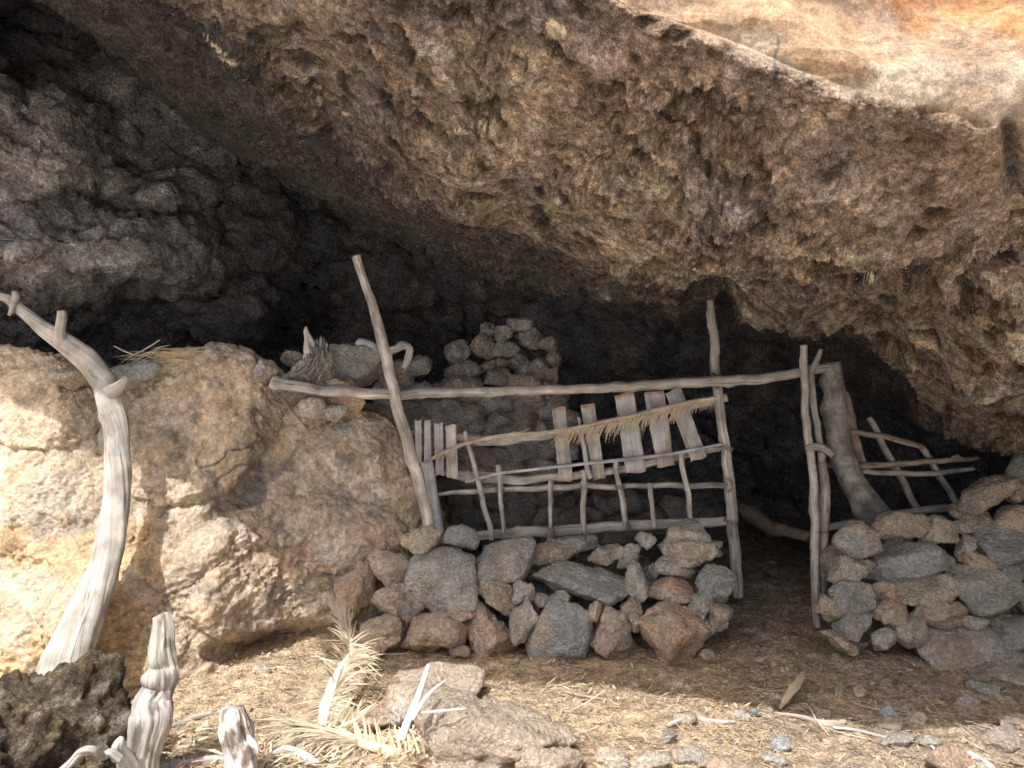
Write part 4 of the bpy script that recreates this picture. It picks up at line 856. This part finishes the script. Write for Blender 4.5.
# root stump and white branch on the ledge
rs = thing('root_stump', 'pale splintered root stump with one upright spike on the ledge', 'stump', P(305, 384, 4.62))
pole('spike', [(316,362,20),(312,350,13),(309,340,8),(306.5,332,4.5),(306,326,1.5)], 4.46, 'white', rs, mat=M_DRIFT, rough=.35, nseg=32, step=.005, flat=.5, knots=4, fiber=.35)
v0_, f0_ = ICO[6]
def torn(cx, cy, Y, dims, rot, sd_):
    p_ = v0_ * np.array(dims) / 2; a_ = math.radians(rot)
    g_ = fbm(v0_ * np.array([3.2, 3.2, .9]) + sd_, 5, 71, gain=.65, ridged=True) - .15; e_ = np.abs(v0_[:, 2]) ** 2
    p_ = p_ + v0_ * (g_ * .075)[:, None] + np.stack([0 * e_, 0 * e_, np.sign(v0_[:, 2]) * e_ * fbm(v0_ * 6 + sd_, 3, 72) * .16], 1)
    p_ = np.stack([p_[:, 0] * math.cos(a_) + p_[:, 2] * math.sin(a_), p_[:, 1], -p_[:, 0] * math.sin(a_) + p_[:, 2] * math.cos(a_)], 1) + P(cx, cy, Y)
    c_ = np.tile([.44, .40, .34], (len(p_), 1)) * np.clip(.55 + 1.3 * (g_ + .1), .3, 1.3)[:, None]
    mk_mesh('root', p_ - np.array(rs.location), f0_.astype(np.int32), M_DRIFT, parent=rs, cols=c_, uvs=np.stack([p_[:, 0] * .8, p_[:, 2]], 1))
torn(316, 364, 4.46, (.13, .11, .20), 12, 1.0)
torn(302, 373, 4.44, (.10, .10, .22), 48, 4.0)
torn(324, 362, 4.48, (.07, .08, .16), -8, 7.0)
torn(292, 380, 4.40, (.05, .06, .16), 62, 9.0)
wb = pole('white_branch', [(357,345,4),(360,342,7),(367,343,7),(372,347,8.5),(376,352,8),(381,355,8.5),(387,355,7),(393,351,7),(399,348,6.5),(402,345,8),(407,346,7),(409,350,6.5),(408,357,7),(407,362,6),(404,368,5)], 4.72, 'white', mat=M_DRIFT, rough=.4, knots=9, nseg=28, step=.006, fiber=.3, wob=.008,
     cols=lambda v, c: c * np.array([.98, 1.0, 1.05]))
tag(wb, 'bluish white crooked branch lying on the grey boulder behind the leaning post', 'branch')

# ------------------------------------------------------------------ palm fronds lying in front
def Z8(x, y): return 280 + x / 4.317, 590 + y / 4.317
pf = thing('palm_frond', 'bleached folded palm frond standing up from the straw in front of the wall', 'palm frond', P(324, 730, 3.3))
sp = [(*Z8(190,585),11,3.30),(*Z8(192,530),13,3.33),(*Z8(208,470),13,3.38),(*Z8(240,400),13,3.46),(*Z8(275,330),10,3.58),(*Z8(305,260),6,3.72),(*Z8(290,170),4,3.85),(*Z8(250,90),3,3.95),(*Z8(205,25),2,4.0)]
pole('frond_stem', sp, 3.4, 'white', pf, rough=.12, flat=.35, nseg=20, mat=M_DRIFT, cols=lambda v, c: np.tile([.58,.52,.42], (len(v), 1)) * (1 + .2 * fbm(v * 20, 2, 3))[:, None])
lf = Rib(); c3 = cr_curve([[*P(a, b, y)] for a, b, _, y in sp], 100)
for i in range(2, 99):
    if R_.random() < .22: continue
    jz = R_.normal(0, 14) if i % 4 == 0 else (jz if i > 6 else 0); jl = R_.uniform(.45, 1.2)
    t = i / 100; b0 = c3[i]; side_w = np.interp(t, [0, .45, .6], [.020, .022, .0])
    if t < .62:
        for k in range(2):
            lf.blade(b0 + np.array([-side_w, .01, 0]) + R_.normal(size=3) * .003, vec2(jz + (R_.uniform(112, 178) if t > .15 else R_.uniform(150, 215)), R_.uniform(-.9, .3)), jl * R_.uniform(.07, .15), R_.uniform(.002, .0035), (-.1, 0, -.4), pal(.45, 1.1, (.52,.45,.34)), n=4)
        for k in range(2):
            lf.blade(b0 + np.array([side_w * .8, -.01, 0]), vec2(jz + R_.uniform(0, 75), R_.uniform(-.6, .3)), jl * R_.uniform(.06, .17), R_.uniform(.002, .006), (0, 0, -.4), pal(.7, 1.2, (.58,.52,.41)), n=4)
    else:
        ln = np.interp(t, [.62, .75, 1], [.16, .15, .05])
        for k in range(3):
            lf.blade(b0, vec2(R_.uniform(60, 105), R_.uniform(-.3, .3)), jl * ln * R_.uniform(.6, 1.15), R_.uniform(.0018, .003), (-.15, 0, .1), pal(.6, 1.1, (.50,.45,.35)), n=4)
            lf.blade(b0, vec2(R_.uniform(105, 150), R_.uniform(-.3, .3)), ln * R_.uniform(.4, .8), R_.uniform(.0018, .003), (-.2, 0, -.1), pal(.6, 1.1, (.50,.45,.35)), n=4)
for k in range(46):      # broad bleached leaflets bent towards the ground on the right
    x, y = Z8(R_.uniform(200, 330), R_.uniform(560, 640)); lf.blade(P(x, y, 3.27 + R_.uniform(-.03, .05)), vec2(R_.uniform(35, 85), R_.uniform(-.5, .4)), R_.uniform(.08, .17), R_.uniform(.004, .008), (.3, 0, .1), pal(.95, 1.25, (.66,.60,.47)), n=5)
for k in range(26):      # tuft halfway up, pointing right
    x, y = Z8(R_.uniform(300, 345), R_.uniform(240, 320)); lf.blade(P(x, y, 3.62), vec2(R_.uniform(-60, 60), R_.uniform(-.5, .3)), R_.uniform(.07, .16), R_.uniform(.002, .004), (.2, 0, -.6), pal(.8, 1.2, (.60,.51,.37)), n=5)
lf.build('leaflets', pf)
f2 = thing('palm_frond', 'tan palm frond lying low with short comb like leaflet stubs', 'palm frond', P(440, 768, 3.0))
sp = [(*Z8(60,565),4,3.25),(*Z8(160,600),7,3.2),(*Z8(300,640),9,3.12),(*Z8(420,680),10,3.05),(*Z8(540,715),11,3.0),(*Z8(690,765),12,2.92),(*Z8(820,810),13,2.85)]
pole('frond_stem', sp, 3.1, 'tan', f2, rough=.06, nseg=14, cols=lambda v, c: np.tile([.58,.43,.25], (len(v), 1)) * (1 + .2 * fbm(v * 20, 2, 3))[:, None])
lf = Rib(); c3 = cr_curve([[*P(a, b, y)] for a, b, _, y in sp], 110)
for i in range(0, 108):
    t = i / 110
    if t > .38 and i % 3 == 0:
        lf.blade(c3[i], vec2(100 + R_.uniform(-12, 14), R_.uniform(-.2, .5)), R_.uniform(.07, .13), R_.uniform(.0045, .007), (-.1, 0, 0), pal(.85, 1.2, (.62,.54,.38)), n=4)
    if t < .45:
        for k in range(4): lf.blade(c3[i], vec2(R_.uniform(150, 260), R_.uniform(-.7, .3)), R_.uniform(.08, .22), R_.uniform(.002, .004), (0, 0, -.25), pal(.45, 1.15, (.54,.47,.36)), n=4)
    elif i % 2 == 0: lf.blade(c3[i], vec2(R_.uniform(230, 300), R_.uniform(-.6, 0)), R_.uniform(.05, .16), R_.uniform(.002, .004), (0, 0, -.25), pal(.7, 1.15, (.6,.5,.36)), n=4)
lf.build('leaflets', f2)
for pp, lab in (([(*Z8(642,322),4,2.90),(*Z8(592,470),7,2.85),(*Z8(540,600),8,2.80),(*Z8(525,650),8,2.78)], 'tall white split leaf stalk standing on the earth hump'),
                ([(*Z8(725,385),2,2.90),(*Z8(640,450),4,2.85),(*Z8(570,560),5,2.80)], 'thin white leaf stalk slanting behind the tall one'),
                ([(*Z8(570,532),3.5,2.82),(*Z8(680,524),3.5,2.84),(*Z8(800,513),3,2.86)], 'thin white stalk lying level across the earth hump')):
    o = pole('leaf_stalk', pp, 3.1, 'white', rough=.1, nseg=8, flat=.5, wob=.001, cols=lambda v, c: c * 1.15); tag(o, lab, 'stalk', 'white leaf stalks on the earth hump')
# sticks lying in front
for pp, c, lab in (
    ([(170,727,4),(190,720,5),(213,713,4)], 'pale', 'pale straight stick in the sunlit straw right of the gnarled stump'),
    ([(180,742,3),(200,740,3),(213,737,2)], 'white', 'short thin white stick below the pale straight one'),
    ([(155,772,9),(180,765,10),(212,760,9),(240,764,6)], 'white', 'thick bone white stick at the foot of the gnarled stump'),
    ([(268,758,8),(285,752,12),(305,756,10),(320,762,7)], 'white', 'crusty white piece of wood below the palm frond'),
    ([(668,725,5),(690,719,8),(705,720,7),(735,722,3)], 'pale', 'curled pale bark strip on the path'),
    ([(775,713,3),(800,718,5),(825,723,7),(845,722,5)], 'brown', 'dark brown stick on the path before the doorway'),
    ([(833,727,2.5),(870,734,3),(900,738,2.5)], 'pale', 'long pale twig on the right of the path'),
    ([(878,726,5),(895,728,7),(906,725,3)], 'tan', 'curled tan leaf sheath near the long pale twig'),
    ([(560,690,2),(590,697,2.5),(612,700,2)], 'brown', 'thin brown twig in the shade under the wall'),
    ([(968,752,6),(985,762,8),(996,772,7)], 'white', 'white split stick at the front right corner'),
    ([(930,744,4),(938,756,4),(944,768,3)], 'white', 'short white stick beside the reddish brown stone')):
    ps = []
    for q in pp:
        if len(q) > 3: ps.append(q); continue
        g = on_ground(q[0], q[1]); ps.append((q[0], q[1], q[2], g[1] - .02))
    o = pole('stick', ps, 3, c, rough=.25, nseg=10, step=.015, flat=.7); tag(o, lab, 'stick', 'sticks lying on the ground')
# big dry leaf
g0 = on_ground(781, 712) + [0, 0, .012]; g1 = on_ground(807, 678) + [0, 0, .03]; vv = []; ff = []
for i in range(13):
    t = i / 12; c_ = g0 + (g1 - g0) * t + np.array([.012 * math.sin(t * 4), 0, .022 * math.sin(t * 3.1)]); wd = .034 * math.sin(math.pi * min(t * 1.0 + .04, 1)) ** .8 * (1 - .35 * t) + .001
    for s_ in (-1, -.5, 0, .5, 1): vv.append(c_ + np.array([1, -.12, .25]) * wd * s_ + np.array([0, 0, .010 * abs(s_) + .004 * math.sin(i * 1.9 + s_ * 3)]))
for i in range(12):
    for j in range(4): k = i * 5 + j; ff.append([k, k + 1, k + 6, k + 5])
vv = np.array(vv); lo_ = mk_mesh('dry_leaf', vv - g0, ff, M_STRAW, cols=np.tile([.52, .44, .34], (len(vv), 1)) * (1 + .5 * fbm(vv * 30, 2, 3))[:, None], loc=tuple(g0))
tag(lo_, 'long pale dry leaf lying on the path before the doorway', 'leaf')
# ================================================================== straw, twigs, gravel (uncountable)
def scatter_blades(name, n, region, Ls, Ws, palette, lift=.012, tilt=.18, seed=1, label='', cat='straw', zf=None, curve=.35):
    r = np.random.default_rng(seed); x, y = region(r, n); n = len(x)
    z = (zf or ground_z)(x, y)
    L_ = r.uniform(*Ls, n) * r.uniform(.6, 1.2, n); W_ = r.uniform(*Ws, n); a = r.uniform(0, 2 * np.pi, n); t = r.normal(0, tilt, n)
    z = z + lift * r.uniform(.2, 1.6, n) + np.abs(np.sin(t)) * L_ * .35
    d = np.stack([np.cos(a) * np.cos(t), np.sin(a) * np.cos(t), np.sin(t)], 1); a2 = a + r.normal(0, curve, n); t2 = t - np.abs(r.normal(0, .15, n))
    d2 = np.stack([np.cos(a2) * np.cos(t2), np.sin(a2) * np.cos(t2), np.sin(t2)], 1)
    c = np.stack([x, y, z], 1); p0 = c - d * L_[:, None] / 2; p1 = c; p2 = c + d2 * L_[:, None] / 2
    up = np.stack([r.normal(0, .5, n), r.normal(0, .5, n), np.ones(n)], 1); s = np.cross(d, up); s /= np.linalg.norm(s, axis=1)[:, None]; s *= W_[:, None] / 2
    V = np.stack([p0 - s * .7, p0 + s * .7, p1 - s, p1 + s, p2 - s * .4, p2 + s * .4], 1).reshape(-1, 3)
    b = (np.arange(n) * 6)[:, None]; f = np.concatenate([b + [0, 1, 3, 2], b + [2, 3, 5, 4]], 0)
    pal_ = np.array(palette); cc = pal_[r.integers(0, len(pal_), n)] * r.uniform(.75, 1.2, n)[:, None]; cc = np.repeat(cc, 6, 0)
    return tag(mk_mesh(name, V, f, M_STRAW, cols=cc, smooth=False), label, cat, kind='stuff')
def reg(cx0, cx1, y0, y1, dens=None):
    def f(r, n):
        x = r.uniform(cx0, cx1, n); y = y0 + (y1 - y0) * r.random(n) ** 1.0
        if dens is not None:
            k = dens(x, y) > r.random(n); return x[k], y[k]
        return x, y
    return f
pale = [(.62,.52,.36), (.56,.45,.29), (.48,.36,.22), (.40,.29,.17), (.66,.59,.46), (.30,.22,.14)]
grey_ = [(.44,.38,.30), (.36,.30,.23), (.28,.23,.17), (.52,.46,.37), (.20,.165,.12)]
cl = lambda x, y: np.clip(.55 + 2.2 * fbm(np.stack([x * 2.5, y * 2.5, 0 * x], 1), 3, 301), .12, 1)
scatter_blades('straw', 9000, reg(-2.4, 3.0, 2.3, 4.6, cl), (.012, .045), (.004, .011), pale + grey_ + [(.70,.64,.52)], seed=12, tilt=.25, lift=.008, label='shredded leaf chips and bark crumbs on the ground', cat='leaf litter')
scatter_blades('straw', 12500, reg(-2.4, 1.2, 2.3, 4.6, cl), (.02, .085), (.0012, .0030), pale, seed=2, label='pale straw and shredded palm leaf strewn over the sunlit ground', cat='straw')
scatter_blades('straw', 13000, reg(.9, 3.0, 2.5, 4.7, cl), (.02, .09), (.0012, .0028), grey_ + pale[:3], seed=3, label='greyish straw and bark bits on the ground before the right wall', cat='straw')
scatter_blades('dry_grass', 9000, reg(.6, 2.6, 4.4, 7.2), (.06, .22), (.0014, .003), [(.16,.135,.10), (.12,.10,.08), (.22,.18,.13)], seed=4, tilt=.12, label='dark trampled dry grass on the floor of the doorway', cat='dry grass')
scatter_blades('twig_litter', 420, reg(-2.2, 2.8, 2.5, 4.3), (.10, .28), (.0022, .005), grey_ + [(.62,.56,.46)] * 2, seed=5, lift=.018, tilt=.14, curve=.5, label='thin twigs scattered in the straw', cat='twigs')
# dry grass on the ledge rim
def ledge_z(x, y): return np.full(len(x), 1.655)
def lreg(x0, x1, yy, zz, n_, seed, name='dry_grass', lab='dry grass stalks lying along the ledge rim'):
    r = np.random.default_rng(seed); rb = Rib()
    for k in range(n_):
        px_ = r.uniform(x0, x1); py_ = zz + r.uniform(-6, 10); an = r.choice([r.uniform(-25, 30), r.uniform(150, 205)])
        rb.blade(P(px_, py_, yy + r.uniform(-.08, .12)), vec2(an, r.uniform(-.8, .4)), r.uniform(.05, .2), r.uniform(.0009, .0018), (0, 0, -.35), tuple(np.array(pale[r.integers(0, 5)]) * r.uniform(.8, 1.15)), n=4)
    tag(rb.build(name), lab, 'dry grass', kind='stuff')
lreg(138, 215, 4.42, 356, 150, 8)
lreg(262, 300, 4.62, 425, 120, 9, 'dry_grass', 'dry grass and dust in the hollow of the ledge below the rail')
for pp, lab in (([(128,358,1.6,4.42),(140,352,1.6,4.4),(152,345,1.4,4.4),(160,340,1.2,4.38)], 'thin bent grass stalk rising from the ledge rim beside the blue grey slab'), ([(114,346,1.2,4.4),(124,351,1.6,4.42),(135,355,1.6,4.42)], 'thin pale twig above the blue grey slab'),
                ([(280,395,1.6,4.6),(292,412,1.8,4.58),(305,428,1.6,4.55)], 'thin straw stem hanging below the left end of the top rail')):
    tag(pole('grass_stalk', pp, 4.4, 'pale', rough=.05, nseg=6, wob=.001), lab, 'stalk')
# gravel
def gravel(name, n, region, size, palette, seed, lab, zfn=None, mat=None):
    r = np.random.default_rng(seed); x, y = region(r, n); n = len(x); v, f = ICO[2]; v = v
    s = np.exp(r.normal(0, .45, n)) * size; V = np.repeat(v[None], n, 0)
    for k in range(5):
        nn = r.normal(size=(n, 3)); nn /= np.linalg.norm(nn, axis=1)[:, None]; dd = np.einsum('nvk,nk->nv', V, nn); cut = np.clip(dd - r.uniform(.4, .8, n)[:, None], 0, None); V = V - cut[..., None] * nn[:, None, :]
    V = V * (np.array([1, 1, .7]) * r.uniform(.7, 1.3, (n, 3)))[:, None, :] * s[:, None, None]
    z = (zfn or ground_z)(x, y) + s * .25; V = V + np.stack([x, y, z], 1)[:, None, :]
    Fc = (f[None] + (np.arange(n) * len(v))[:, None, None]).reshape(-1, 3); p_ = np.array(palette); cc = np.repeat(p_[r.integers(0, len(p_), n)] * r.uniform(.75, 1.2, n)[:, None], len(v), 0)
    return tag(mk_mesh(name, V.reshape(-1, 3), Fc, mat or M_SOIL, cols=cc), lab, 'gravel', kind='stuff')
gp = [(.36,.30,.23), (.30,.26,.22), (.44,.36,.26), (.24,.22,.20), (.50,.44,.36), (.38,.25,.16)]
gravel('gravel', 1100, reg(-2.3, 3.0, 2.4, 4.5, cl), .009, gp, 21, 'small mixed pebbles in the straw')
gravel('gravel', 110, reg(.6, 3.0, 2.6, 4.3), .019, gp, 22, 'thumb sized pebbles on the right of the path')
gravel('gravel', 500, reg(-.9, 2.3, 4.75, 6.4), .02, [(.10,.095,.09), (.07,.065,.06), (.15,.14,.13)], 23, 'dark sooty rubble on the cave floor', mat=M_SOIL)

scatter_blades('twig_litter', 900, reg(-1.7, -.2, 2.35, 3.3), (.03, .11), (.004, .012), [(.70,.64,.54), (.62,.55,.44), (.50,.42,.32), (.34,.26,.18)], seed=15, lift=.02, tilt=.3, label='bleached splinters and bark scraps round the stumps', cat='splinters')
